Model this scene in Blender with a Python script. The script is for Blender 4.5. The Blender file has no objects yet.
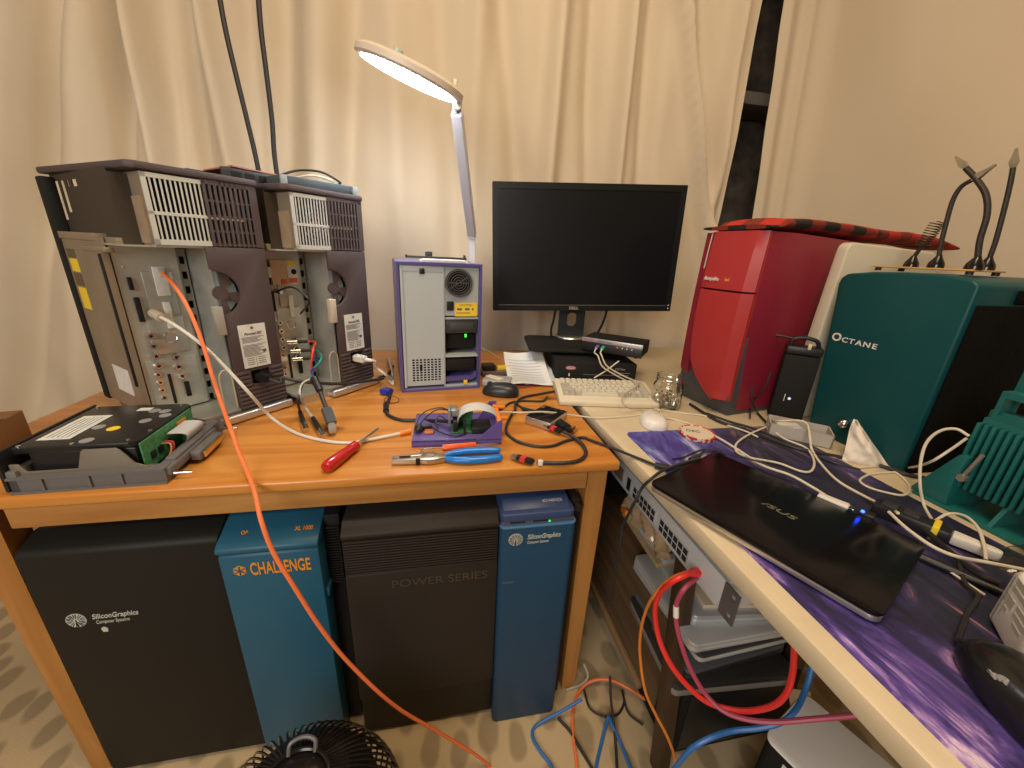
import bpy, bmesh, math, random
from mathutils import Vector, Matrix, Euler, noise
random.seed(7)
S = bpy.context.scene
COL = S.collection
R = math.radians
PI = math.pi

# ------------------------------------------------------------------ camera
F_PX = 385.0
PITCH, ROLL, YAW, EYE = R(19.0), R(2.8), R(11.5), Vector((0, 0, 1.16))
_rz = Matrix.Rotation(-YAW, 3, 'Z')
_fw = _rz @ Vector((0, math.cos(PITCH), -math.sin(PITCH)))
_r0 = _rz @ Vector((1, 0, 0))
_u0 = _rz @ Vector((0, math.sin(PITCH), math.cos(PITCH)))
_rt = math.cos(ROLL)*_r0 + math.sin(ROLL)*_u0
_up = -math.sin(ROLL)*_r0 + math.cos(ROLL)*_u0
cam_d = bpy.data.cameras.new('camera')
cam_d.sensor_width = 36.0
cam_d.lens = F_PX*36.0/1024.0
cam_d.clip_start = 0.02
cam = bpy.data.objects.new('camera', cam_d)
COL.objects.link(cam)
m = Matrix((_rt, _up, -_fw)).transposed().to_4x4()
m.translation = EYE
cam.matrix_world = m
S.camera = cam

# ------------------------------------------------------------------ world, lights, exposure
W = bpy.data.worlds.new('world')
S.world = W
W.use_nodes = True
W.node_tree.nodes['Background'].inputs[0].default_value = (1.0, 0.86, 0.68, 1)
W.node_tree.nodes['Background'].inputs[1].default_value = 0.22
S.view_settings.view_transform = 'Standard'
S.view_settings.look = 'None'
S.view_settings.gamma = 1.0
S.view_settings.use_curve_mapping = False
S.view_settings.exposure = -0.12

def area_light(name, loc, target, size, power, color, shape='DISK'):
    d = bpy.data.lights.new(name, 'AREA')
    d.shape = shape; d.size = size; d.energy = power; d.color = color
    o = bpy.data.objects.new(name, d); COL.objects.link(o)
    o.location = loc
    o.rotation_euler = (Vector(target)-Vector(loc)).to_track_quat('-Z', 'Y').to_euler()
    return o
area_light('ceiling_lamp_light', (0.25, 0.25, 2.8), (0.2, 0.8, 0), 1.1, 33, (1.0, 0.76, 0.48))
area_light('front_fill_light', (-1.15, -1.3, 1.75), (-0.1, 1.2, 0.8), 1.4, 41, (1.0, 0.94, 0.86))  # unseen fill light added at the front left, not a lamp in the room

# ------------------------------------------------------------------ picking points in the room
def ray(px, py):
    return _fw + _rt*((px-512)/F_PX) - _up*((py-384)/F_PX)
def P(px, py, z=0.75):
    d = ray(px, py); return EYE + d*((z-EYE.z)/d.z)
def PY(px, py, y):
    d = ray(px, py); return EYE + d*(y/d.y)
def PX(px, py, x):
    d = ray(px, py); return EYE + d*(x/d.x)

# ------------------------------------------------------------------ materials
MATS = {}
def mat(name, rgb, rough=0.5, metal=0.0, bump=0.0, bscale=200.0, var=0.0, vscale=6.0, spec=0.5, coat=0.0):
    if name in MATS: return MATS[name]
    mm = bpy.data.materials.new(name); mm.use_nodes = True
    nt = mm.node_tree; b = nt.nodes['Principled BSDF']
    b.inputs['Base Color'].default_value = (*rgb, 1)
    b.inputs['Roughness'].default_value = rough
    b.inputs['Metallic'].default_value = metal
    b.inputs['Specular IOR Level'].default_value = spec
    if coat: b.inputs['Coat Weight'].default_value = coat
    tc = nt.nodes.new('ShaderNodeTexCoord')
    if bump:
        n = nt.nodes.new('ShaderNodeTexNoise'); n.inputs['Scale'].default_value = bscale
        n.inputs['Detail'].default_value = 4
        nt.links.new(tc.outputs['Object'], n.inputs['Vector'])
        bp = nt.nodes.new('ShaderNodeBump'); bp.inputs['Strength'].default_value = bump
        bp.inputs['Distance'].default_value = 0.002
        nt.links.new(n.outputs['Fac'], bp.inputs['Height'])
        nt.links.new(bp.outputs['Normal'], b.inputs['Normal'])
    if var:
        n = nt.nodes.new('ShaderNodeTexNoise'); n.inputs['Scale'].default_value = vscale
        n.inputs['Detail'].default_value = 5
        nt.links.new(tc.outputs['Object'], n.inputs['Vector'])
        r = nt.nodes.new('ShaderNodeValToRGB')
        r.color_ramp.elements[0].position = 0.3; r.color_ramp.elements[1].position = 0.7
        r.color_ramp.elements[0].color = (*[c*(1-var) for c in rgb], 1)
        r.color_ramp.elements[1].color = (*[min(1, c*(1+var)) for c in rgb], 1)
        nt.links.new(n.outputs['Fac'], r.inputs['Fac'])
        nt.links.new(r.outputs['Color'], b.inputs['Base Color'])
    MATS[name] = mm
    return mm
def emis(name, rgb, strength):
    if name in MATS: return MATS[name]
    mm = mat(name, rgb, 0.4)
    b = mm.node_tree.nodes['Principled BSDF']
    b.inputs['Emission Color'].default_value = (*rgb, 1)
    b.inputs['Emission Strength'].default_value = strength
    return mm
def glass(name, rgb=(1, 1, 1), rough=0.02):
    mm = mat(name, rgb, rough)
    b = mm.node_tree.nodes['Principled BSDF']
    b.inputs['Transmission Weight'].default_value = 1.0
    b.inputs['IOR'].default_value = 1.45
    return mm
def wood(name, c1, c2, axis=0, scale=1.0, rough=0.4, knots=True, bands=9.0):
    mm = bpy.data.materials.new(name); mm.use_nodes = True
    nt = mm.node_tree; b = nt.nodes['Principled BSDF']; L = nt.links
    tc = nt.nodes.new('ShaderNodeTexCoord')
    mp = nt.nodes.new('ShaderNodeMapping')
    sc = [22*scale]*3; sc[axis] = 1.3*scale
    mp.inputs['Scale'].default_value = sc
    L.new(tc.outputs['Object'], mp.inputs['Vector'])
    n = nt.nodes.new('ShaderNodeTexNoise'); n.inputs['Scale'].default_value = 1.4
    n.inputs['Detail'].default_value = 6; n.inputs['Distortion'].default_value = 0.6
    L.new(mp.outputs['Vector'], n.inputs['Vector'])
    r = nt.nodes.new('ShaderNodeValToRGB')
    r.color_ramp.elements[0].position = 0.34; r.color_ramp.elements[1].position = 0.62
    r.color_ramp.elements[0].color = (*c2, 1); r.color_ramp.elements[1].color = (*c1, 1)
    L.new(n.outputs['Fac'], r.inputs['Fac'])
    out = r.outputs['Color']
    if knots:
        mp2 = nt.nodes.new('ShaderNodeMapping')
        s2 = [7.0]*3; s2[axis] = 3.6
        mp2.inputs['Scale'].default_value = s2
        L.new(tc.outputs['Object'], mp2.inputs['Vector'])
        v = nt.nodes.new('ShaderNodeTexVoronoi'); v.inputs['Scale'].default_value = 1.0
        L.new(mp2.outputs['Vector'], v.inputs['Vector'])
        r2 = nt.nodes.new('ShaderNodeValToRGB')
        r2.color_ramp.elements[0].position = 0.05; r2.color_ramp.elements[1].position = 0.14
        r2.color_ramp.elements[0].color = (1, 1, 1, 1); r2.color_ramp.elements[1].color = (0, 0, 0, 1)
        L.new(v.outputs['Distance'], r2.inputs['Fac'])
        mx = nt.nodes.new('ShaderNodeMixRGB')
        L.new(r2.outputs['Color'], mx.inputs['Fac'])
        L.new(out, mx.inputs['Color1'])
        mx.inputs['Color2'].default_value = (*[c*0.38 for c in c2], 1)
        out = mx.outputs['Color']
    L.new(out, b.inputs['Base Color'])
    b.inputs['Roughness'].default_value = rough
    bp = nt.nodes.new('ShaderNodeBump'); bp.inputs['Strength'].default_value = 0.12
    bp.inputs['Distance'].default_value = 0.002
    L.new(n.outputs['Fac'], bp.inputs['Height']); L.new(bp.outputs['Normal'], b.inputs['Normal'])
    MATS[name] = mm
    return mm

BLACK = mat('black_plastic', (0.012, 0.012, 0.013), 0.42)
BLACKM = mat('black_matte', (0.012, 0.0115, 0.011), 0.75, bump=0.1, bscale=600, spec=0.25)
VOID = mat('dark_interior', (0.008, 0.008, 0.008), 0.9)
RUBBER = mat('black_cable', (0.02, 0.02, 0.022), 0.5)
STEEL = mat('galvanised_steel', (0.52, 0.54, 0.51), 0.36, 0.6, bump=0.05, bscale=60, var=0.18, vscale=9)
TANSTEEL = mat('tan_steel', (0.33, 0.27, 0.20), 0.55, 0.55, var=0.12, vscale=7)
CHROME = mat('chrome', (0.75, 0.75, 0.74), 0.18, 1.0)
GOLD = mat('gold_contact', (0.75, 0.5, 0.15), 0.3, 1.0)
BROWN = mat('brown_plastic', (0.075, 0.056, 0.058), 0.62, bump=0.08, bscale=500)
WHITE = mat('white_plastic', (0.72, 0.70, 0.66), 0.4)
CREAM = mat('cream_plastic', (0.66, 0.60, 0.46), 0.5)
CREAMCABLE = mat('cream_cable', (0.64, 0.58, 0.46), 0.5)
LABELW = mat('paper_label', (0.66, 0.68, 0.64), 0.6, var=0.08, vscale=60)
INK = mat('label_ink', (0.12, 0.12, 0.14), 0.7)
PAPER = mat('white_paper', (0.80, 0.78, 0.74), 0.8)
YELLOW = mat('yellow_sticker', (0.80, 0.58, 0.03), 0.6)
GREEN_PCB = mat('green_circuit_board', (0.05, 0.22, 0.08), 0.45, var=0.35, vscale=120)
RIBBON = mat('grey_ribbon', (0.50, 0.51, 0.50), 0.5)
ORANGE = mat('orange_jacket', (0.85, 0.20, 0.06), 0.45)
RED = mat('red_jacket', (0.72, 0.03, 0.025), 0.4)
BLUECAB = mat('blue_jacket', (0.03, 0.16, 0.48), 0.4)

# ------------------------------------------------------------------ mesh builder
class MB:
    def __init__(self): self.bm = bmesh.new()
    def _merge(self, t, mi, mtx=None):
        if mtx is not None: bmesh.ops.transform(t, matrix=mtx, verts=t.verts)
        for f in t.faces: f.material_index = mi
        me = bpy.data.meshes.new('tmp'); t.to_mesh(me); t.free()
        self.bm.from_mesh(me); bpy.data.meshes.remove(me)
        return self
    def box(self, c, s, bev=0.0, seg=2, rot=None, mi=0):
        t = bmesh.new(); bmesh.ops.create_cube(t, size=1.0)
        bmesh.ops.scale(t, vec=s, verts=t.verts)
        if bev: bmesh.ops.bevel(t, geom=t.edges[:], offset=min(bev, min(s)*0.49), segments=seg, profile=0.5, affect='EDGES')
        mtx = Matrix.Translation(c)
        if rot is not None: mtx = mtx @ Euler(rot).to_matrix().to_4x4()
        return self._merge(t, mi, mtx)
    def b2(self, a, b, bev=0.0, seg=2, mi=0):      # box by two opposite corners
        c = [(a[i]+b[i])/2 for i in range(3)]; s = [abs(b[i]-a[i]) for i in range(3)]
        return self.box(c, s, bev, seg, None, mi)
    def cyl(self, p0, p1, r0, r1=None, n=20, mi=0):
        r1 = r0 if r1 is None else r1
        p0, p1 = Vector(p0), Vector(p1); d = p1-p0
        t = bmesh.new(); bmesh.ops.create_cone(t, cap_ends=True, segments=n, radius1=r0, radius2=r1, depth=d.length)
        q = d.to_track_quat('Z', 'Y').to_matrix().to_4x4()
        return self._merge(t, mi, Matrix.Translation((p0+p1)/2) @ q)
    def sphere(self, c, s, n=20, mi=0, rot=None):
        t = bmesh.new(); bmesh.ops.create_uvsphere(t, u_segments=n, v_segments=max(6, n//2), radius=1.0)
        s = (s, s, s) if not hasattr(s, '__len__') else s
        bmesh.ops.scale(t, vec=s, verts=t.verts)
        mtx = Matrix.Translation(c)
        if rot is not None: mtx = mtx @ Euler(rot).to_matrix().to_4x4()
        return self._merge(t, mi, mtx)
    def lathe(self, prof, n=28, c=(0, 0, 0), mi=0, mtx=None):
        t = bmesh.new(); rings = []
        for r, z in prof:
            if r < 1e-6: rings.append([t.verts.new((0, 0, z))])
            else: rings.append([t.verts.new((r*math.cos(2*PI*k/n), r*math.sin(2*PI*k/n), z)) for k in range(n)])
        for a, b in zip(rings, rings[1:]):
            for k in range(n):
                k2 = (k+1) % n
                if len(a) == 1 and len(b) == 1: continue
                if len(a) == 1: t.faces.new((a[0], b[k2], b[k]))
                elif len(b) == 1: t.faces.new((a[k], a[k2], b[0]))
                else: t.faces.new((a[k], a[k2], b[k2], b[k]))
        bmesh.ops.recalc_face_normals(t, faces=t.faces)
        mm = Matrix.Translation(c)
        if mtx is not None: mm = mm @ mtx
        return self._merge(t, mi, mm)
    def tube(self, pts, r, n=8, sub=6, smooth=True, mi=0, r_end=None):
        pts = [Vector(p) for p in pts]
        if smooth and len(pts) > 2:
            o = []; q = [pts[0]*2-pts[1]] + pts + [pts[-1]*2-pts[-2]]
            for i in range(1, len(q)-2):
                a, b, c, d = q[i-1:i+3]
                for k in range(sub):
                    t = k/sub
                    o.append(0.5*((2*b)+(c-a)*t+(2*a-5*b+4*c-d)*t*t+(3*b-a-3*c+d)*t**3))
            o.append(pts[-1]); pts = o
        t = bmesh.new(); rings = []; nrm = None; N = len(pts)
        for i, p in enumerate(pts):
            tg = (pts[min(i+1, N-1)]-pts[max(i-1, 0)])
            if tg.length < 1e-9: tg = Vector((0, 0, 1))
            tg.normalize()
            if nrm is None:
                nrm = tg.orthogonal().normalized()
            else:
                nrm = nrm - tg*nrm.dot(tg)
                nrm = tg.orthogonal().normalized() if nrm.length < 1e-6 else nrm.normalized()
            bn = tg.cross(nrm)
            rr = r if r_end is None else r+(r_end-r)*i/(N-1)
            rings.append([t.verts.new(p+nrm*rr*math.cos(2*PI*k/n)+bn*rr*math.sin(2*PI*k/n)) for k in range(n)])
        for a, b in zip(rings, rings[1:]):
            for k in range(n): t.faces.new((a[k], a[(k+1) % n], b[(k+1) % n], b[k]))
        t.faces.new(rings[0][::-1]); t.faces.new(rings[-1])
        bmesh.ops.recalc_face_normals(t, faces=t.faces)
        return self._merge(t, mi)
    def prism(self, poly, a, b, plane='xy', bev=0.0, mi=0, seg=2):   # polygon extruded along the third axis
        f = {'xy': lambda u, v, w: (u, v, w), 'xz': lambda u, v, w: (u, w, v), 'yz': lambda u, v, w: (w, u, v)}[plane]
        t = bmesh.new()
        A = [t.verts.new(f(u, v, a)) for u, v in poly]; B = [t.verts.new(f(u, v, b)) for u, v in poly]
        t.faces.new(A[::-1]); t.faces.new(B); n = len(poly)
        for k in range(n): t.faces.new((A[k], A[(k+1) % n], B[(k+1) % n], B[k]))
        bmesh.ops.recalc_face_normals(t, faces=t.faces)
        if bev: bmesh.ops.bevel(t, geom=t.edges[:], offset=bev, segments=seg, profile=0.5, affect='EDGES')
        return self._merge(t, mi)
    def grid(self, fn, nu, nv, mi=0, thick=0.0, closed=False):
        t = bmesh.new()
        V = [[t.verts.new(fn(i/nu, j/nv)) for j in range(nv+1)] for i in range(nu+1)]
        for i in range(nu):
            for j in range(nv): t.faces.new((V[i][j], V[i+1][j], V[i+1][j+1], V[i][j+1]))
        if thick:
            bmesh.ops.recalc_face_normals(t, faces=t.faces)
            bmesh.ops.solidify(t, geom=t.faces[:], thickness=thick)
        return self._merge(t, mi)
    def loft(self, rings, cap=True, mi=0):
        t = bmesh.new(); V = [[t.verts.new(p) for p in r] for r in rings]; n = len(rings[0])
        for a, b in zip(V, V[1:]):
            for k in range(n): t.faces.new((a[k], a[(k+1) % n], b[(k+1) % n], b[k]))
        if cap: t.faces.new(V[0][::-1]); t.faces.new(V[-1])
        bmesh.ops.recalc_face_normals(t, faces=t.faces)
        return self._merge(t, mi)
    def plate(self, us, vs, holes, w0, w1, plane='xz', mi=0):  # plate cut by grid lines, with cells left out
        for i in range(len(us)-1):
            j = 0
            while j < len(vs)-1:
                if (i, j) in holes: j += 1; continue
                k = j
                while k+1 < len(vs)-1 and (i, k+1) not in holes: k += 1
                u0, u1, v0, v1 = us[i], us[i+1], vs[j], vs[k+1]
                if plane == 'xz': self.b2((u0, w0, v0), (u1, w1, v1), mi=mi)
                elif plane == 'yz': self.b2((w0, u0, v0), (w1, u1, v1), mi=mi)
                else: self.b2((u0, v0, w0), (u1, v1, w1), mi=mi)
                j = k+1
        return self
    def build(self, name, mats, parent=None, loc=(0, 0, 0), rot=(0, 0, 0), angle=35, flat=False):
        me = bpy.data.meshes.new(name); self.bm.to_mesh(me); self.bm.free()
        for mm in (mats if isinstance(mats, (list, tuple)) else [mats]): me.materials.append(mm)
        if not flat:
            me.shade_smooth(); me.set_sharp_from_angle(angle=R(angle))
        o = bpy.data.objects.new(name, me); COL.objects.link(o)
        o.location = loc; o.rotation_euler = rot
        if parent: o.parent = parent
        return o

def tag(o, label, cat, group=None, kind=None):
    o['label'] = label; o['category'] = cat
    if group: o['group'] = group
    if kind: o['kind'] = kind
    return o
def thing(name, label, cat, loc=(0, 0, 0), rz=0.0, group=None, rot=None):
    o = bpy.data.objects.new(name, None); COL.objects.link(o)
    o.empty_display_size = 0.05
    o.location = loc; o.rotation_euler = rot if rot else (0, 0, rz)
    return tag(o, label, cat, group)
def struct(o): o['kind'] = 'structure'; return o
def text(s, size, material, parent, loc, rot=(0, 0, 0), name='lettering', ext=0.0004, align='CENTER', shear=0.0, sx=1.0, bold=0.0):
    c = bpy.data.curves.new('txt', 'FONT'); c.body = s; c.size = size; c.extrude = ext
    c.align_x = align; c.align_y = 'CENTER'; c.shear = shear; c.offset = bold
    t = bpy.data.objects.new('txt', c); COL.objects.link(t)
    dg = bpy.context.evaluated_depsgraph_get()
    me = bpy.data.meshes.new_from_object(t.evaluated_get(dg)); me.name = name
    bpy.data.objects.remove(t); bpy.data.curves.remove(c)
    me.materials.clear(); me.materials.append(material)
    o = bpy.data.objects.new(name, me); COL.objects.link(o)
    o.location = loc; o.rotation_euler = rot; o.scale = (sx, 1, 1)
    if parent: o.parent = parent
    return o
def cable(name, pts, r, material, label, cat='cable', group=None, ends=None, n=8):
    pts = [Vector(p) for p in pts]; o0 = pts[0]
    o = MB().tube([p-o0 for p in pts], r, n=n).build(name, material, None, o0)
    tag(o, label, cat, group)
    return o
def plug(o, p, q, r, material, name='plug', n=10, r1=None):   # connector body on a cable, world points
    a = Vector(p)-o.location; b = Vector(q)-o.location
    return MB().cyl(a, b, r, r1, n).build(name, material, o)
def plugbox(o, p, q, w, h, material, name='plug', bev=0.002):
    a = Vector(p)-o.location; b = Vector(q)-o.location; d = b-a
    mtx = d.to_track_quat('Y', 'Z').to_matrix().to_4x4()
    t = bmesh.new(); bmesh.ops.create_cube(t, size=1.0); bmesh.ops.scale(t, vec=(w, d.length, h), verts=t.verts)
    if bev: bmesh.ops.bevel(t, geom=t.edges[:], offset=bev, segments=2, affect='EDGES')
    mb = MB(); mb._merge(t, 0, Matrix.Translation((a+b)/2) @ mtx)
    return mb.build(name, material, o)
def rrect(w, h, r, n=5, cx=0, cy=0):
    pts = []
    for (sx, sy, a0) in ((1, 1, 0), (-1, 1, 90), (-1, -1, 180), (1, -1, 270)):
        for k in range(n+1):
            a = R(a0+90*k/n)
            pts.append((cx+sx*(w/2-r)+r*math.cos(a), cy+sy*(h/2-r)+r*math.sin(a)))
    return pts

# ------------------------------------------------------------------ room shell
def floor_mat():
    mm = bpy.data.materials.new('leaf_carpet'); mm.use_nodes = True
    nt = mm.node_tree; b = nt.nodes['Principled BSDF']; L = nt.links
    tc = nt.nodes.new('ShaderNodeTexCoord')
    mp = nt.nodes.new('ShaderNodeMapping'); mp.inputs['Scale'].default_value = (14, 9, 1)
    mp.inputs['Rotation'].default_value = (0, 0, 0.5)
    L.new(tc.outputs['Object'], mp.inputs['Vector'])
    n0 = nt.nodes.new('ShaderNodeTexNoise'); n0.inputs['Scale'].default_value = 5
    L.new(tc.outputs['Object'], n0.inputs['Vector'])
    ad = nt.nodes.new('ShaderNodeMixRGB'); ad.blend_type = 'ADD'; ad.inputs['Fac'].default_value = 0.8
    L.new(mp.outputs['Vector'], ad.inputs['Color1']); L.new(n0.outputs['Color'], ad.inputs['Color2'])
    v = nt.nodes.new('ShaderNodeTexVoronoi'); v.voronoi_dimensions = '2D'
    v.inputs['Scale'].default_value = 1.0; v.inputs['Randomness'].default_value = 0.55
    L.new(ad.outputs['Color'], v.inputs['Vector'])
    r = nt.nodes.new('ShaderNodeValToRGB')
    r.color_ramp.elements[0].position = 0.28; r.color_ramp.elements[1].position = 0.40
    r.color_ramp.elements[0].color = (0.33, 0.255, 0.15, 1); r.color_ramp.elements[1].color = (0.52, 0.40, 0.24, 1)
    L.new(v.outputs['Distance'], r.inputs['Fac'])
    L.new(r.outputs['Color'], b.inputs['Base Color'])
    b.inputs['Roughness'].default_value = 0.9
    n = nt.nodes.new('ShaderNodeTexNoise'); n.inputs['Scale'].default_value = 400
    L.new(tc.outputs['Object'], n.inputs['Vector'])
    bp = nt.nodes.new('ShaderNodeBump'); bp.inputs['Strength'].default_value = 0.3; bp.inputs['Distance'].default_value = 0.003
    L.new(n.outputs['Fac'], bp.inputs['Height']); L.new(bp.outputs['Normal'], b.inputs['Normal'])
    return mm
struct(MB().b2((-2.6, -2.2, -0.05), (2.6, 2.6, 0)).build('floor', floor_mat()))
WALLM = mat('basement_wall', (0.14, 0.12, 0.10), 0.9, bump=0.9, bscale=14, var=0.6, vscale=9)
WALLP = mat('painted_wall', (0.52, 0.42, 0.28), 0.85, bump=0.05, bscale=80)
struct(MB().b2((-2.6, 2.3, 0), (2.6, 2.4, 2.9)).build('wall_back', WALLM))
struct(MB().b2((-2.6, -2.2, 0), (-2.5, 2.3, 2.9)).build('wall_left', WALLP))
struct(MB().b2((2.5, -2.2, 0), (2.6, 2.3, 2.9)).build('wall_right', WALLP))
struct(MB().b2((-2.6, -2.3, 0), (2.6, -2.2, 2.9)).build('wall_front', WALLP))
struct(MB().b2((-2.6, -2.3, 2.9), (2.6, 2.4, 2.95)).build('ceiling', WALLP))
beam = MB().b2((1.1, 2.05, 1.92), (1.85, 2.25, 1.975), 0.004).b2((1.2, 2.1, 1.3), (1.26, 2.22, 1.92), 0.004).build(
    'wall_ledge', mat('grey_wood', (0.30, 0.27, 0.23), 0.8))
tag(beam, 'greyish wooden ledge on the dark wall seen through the gap between the curtains', 'ledge')

# ------------------------------------------------------------------ curtains
CLOTH = mat('curtain_cloth', (0.66, 0.575, 0.45), 0.85, bump=0.25, bscale=26, spec=0.2)
def cloth_mat():
    nt = CLOTH.node_tree; b = nt.nodes['Principled BSDF']
    b.inputs['Sheen Weight'].default_value = 0.15
cloth_mat()
YC = 1.72
def feat(list_px):   # folds picked at two heights: (x at row 20, x at row 200, width, depth)
    o = []
    for xt, xb, w, d in list_px:
        a = PY(xt, 20, YC); b = PY(xb, 200, YC)
        o.append((a.x, a.z, (b.x-a.x)/(b.z-a.z), w, d))
    return o
FO = feat([(15, 5, .09, -.05), (50, 38, .05, .06), (85, 85, .07, -.04), (117, 127, .035, .045), (137, 172, .028, -.06),
           (160, 180, .03, .02), (182, 208, .035, .04), (205, 238, .03, -.035), (245, 262, .04, .03), (282, 284, .05, .04), (318, 322, .06, -.035),
           (352, 345, .05, .035), (392, 400, .05, -.02), (440, 452, .05, .02), (480, 470, .04, -.02), (505, 520, .05, .035),
           (560, 545, .035, -.045), (595, 590, .04, .035), (628, 612, .03, -.05), (655, 640, .04, .04), (682, 700, .025, -.05),
           (706, 712, .03, .03), (735, 712, .028, -.045), (755, 725, .025, .03), (770, 738, .02, -.035)])
def back_y(x, z):
    d = 0.0
    for fx, fz, k, w, a in FO:
        c = fx + k*(z-fz)
        t = (x-c)/w
        if abs(t) < 3.2: d += 1.5*a*math.exp(-t*t)*(0.55+0.45*min(1, max(0.15, (z-0.4)/1.2)))
    d += 0.006*math.sin(13*x+4*z) + 0.004*math.sin(31*x-6*z) + 0.012*noise.noise(Vector((x*2.2, z*1.6, 3.3)))
    d += 0.010*noise.noise(Vector((x*6+z*3, z*4.5, 8.3)))
    return YC + d
def edge_x(z):   # free edge of the left sheet at the gap
    a = PY(765, 0, YC); b = PY(724, 220, YC)
    return b.x + (a.x-b.x)*(z-b.z)/(a.z-b.z)
def fn(u, v):
    z = 0.03 + v*2.72
    x = -2.1 + u*(edge_x(z)+2.1)
    return (x, back_y(x, z), z)
c1 = MB().grid(fn, 420, 60).build('curtain', CLOTH, angle=180)
tag(c1, 'wide cream cloth hung in soft folds behind the desk, left of the dark gap', 'curtain')
def edge2(z):
    a = PY(784, 0, YC); b = PY(752, 222, YC)
    return b.x + (a.x-b.x)*(z-b.z)/(a.z-b.z)
def fn2(u, v):
    z = 0.03 + v*2.72
    x0 = edge2(z)
    L1 = 0.14; s = u*2.6
    if s < L1: x, y = x0+s, YC
    else:
        t = min(1.0, (s-L1)/0.14)
        ang = t*t*(3-2*t)*R(80)
        rr = s-L1
        x = x0+L1 + (0.08*math.sin(ang)+max(0, rr-0.14)*math.cos(R(80)))
        y = YC - (0.08*(1-math.cos(ang))+max(0, rr-0.14)*math.sin(R(80)))
    d = 0.016*math.exp(-((s-0.035)/0.016)**2) - 0.016*math.exp(-((s-0.09)/0.02)**2) + 0.012*math.exp(-((s-0.16)/0.02)**2)
    d += 0.03*math.sin(3.2*(z*0.9 - s*0.8)+0.7)*min(1, s/0.6) + 0.012*math.sin(8*(z*0.7-s*1.0))*min(1, s/0.7)
    d += 0.02*noise.noise(Vector((s*3, z*2.0, 1.3)))*min(1, s/0.3) + 0.002*math.sin(180*z)*max(0, 1-s/0.02)
    return (x - d*math.sin(R(80))*min(1, s/0.3), y - d, z)
c2 = MB().grid(fn2, 200, 70).build('curtain', CLOTH, angle=180)
tag(c2, 'cream cloth sagging in broad folds behind the green computer, right of the dark gap', 'curtain')

# ------------------------------------------------------------------ wooden desk
PINE = wood('pine_top', (0.60, 0.265, 0.056), (0.46, 0.165, 0.026), 0, 1.0, 0.28)
PINE2 = wood('pine_apron', (0.50, 0.25, 0.07), (0.38, 0.165, 0.04), 0, 1.0, 0.45)
PINE3 = wood('pine_leg', (0.46, 0.22, 0.06), (0.34, 0.14, 0.03), 2, 1.0, 0.45)
desk = thing('desk', 'orange pine desk carrying the opened computers, two large towers below it', 'desk', (-0.26, 1.1, 0))
X0, X1, YF, YB = -0.90, 0.378, 0.658, 1.62
ox, oy = -0.26, 1.1
MB().b2((X0-ox, YF-oy, 0.727), (X1-ox, YB-oy, 0.75), 0.006, 3).build('desktop', PINE, desk)
MB().b2((-0.72-ox, 0.685-oy, 0.672), (0.318-ox, 0.705-oy, 0.727), 0.002).b2((-0.72-ox, 1.55-oy, 0.66), (0.318-ox, 1.57-oy, 0.727), 0.002).b2(
    (-0.765-ox, 0.75-oy, 0.66), (-0.745-ox, 1.55-oy, 0.727), 0.002).b2((0.34-ox, 0.75-oy, 0.66), (0.36-ox, 1.55-oy, 0.727), 0.002).build('apron', PINE2, desk)
def leg(x, y):
    a, b = 0.023, 0.018
    MB().loft([[(x-ox+sx*w, y-oy+sy*w, z) for sx, sy in ((-1, -1), (1, -1), (1, 1), (-1, 1))] for w, z in ((b, 0), (a, 0.58), (a, 0.727))]).build('leg', PINE3, desk)
leg(-0.768, 0.716); leg(0.345, 0.716); leg(-0.768, 1.56); leg(0.345, 1.56)

# ------------------------------------------------------------------ cream table on the right
TTOP = mat('cream_laminate', (0.62, 0.52, 0.36), 0.35, var=0.04, vscale=20)
tab = thing('table', 'cream laminate table on the right holding the laptop and the red and green computers', 'table', (1.0, 0.6, 0), R(1.2))
MB().prism([(u-0.0, v) for u, v in rrect(1.07, 2.05, 0.03, 5, -0.055, 0.045)], 0.718, 0.75, 'xy', 0.006).build('tabletop', TTOP, tab)
TLEG = mat('grey_steel_leg', (0.2, 0.19, 0.18), 0.5, 0.6)
for x, y in ((-0.52, 1.0), (0.42, 1.0), (-0.5, -0.9), (0.42, -0.9)):
    MB().cyl((x, y, 0), (x, y, 0.716), 0.014).build('leg', TLEG, tab)
MB().b2((-0.53, -0.9, 0.69), (-0.51, 1.0, 0.7155)).b2((0.41, -0.9, 0.69), (0.43, 1.0, 0.7155)).build('frame', TLEG, tab)

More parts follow.
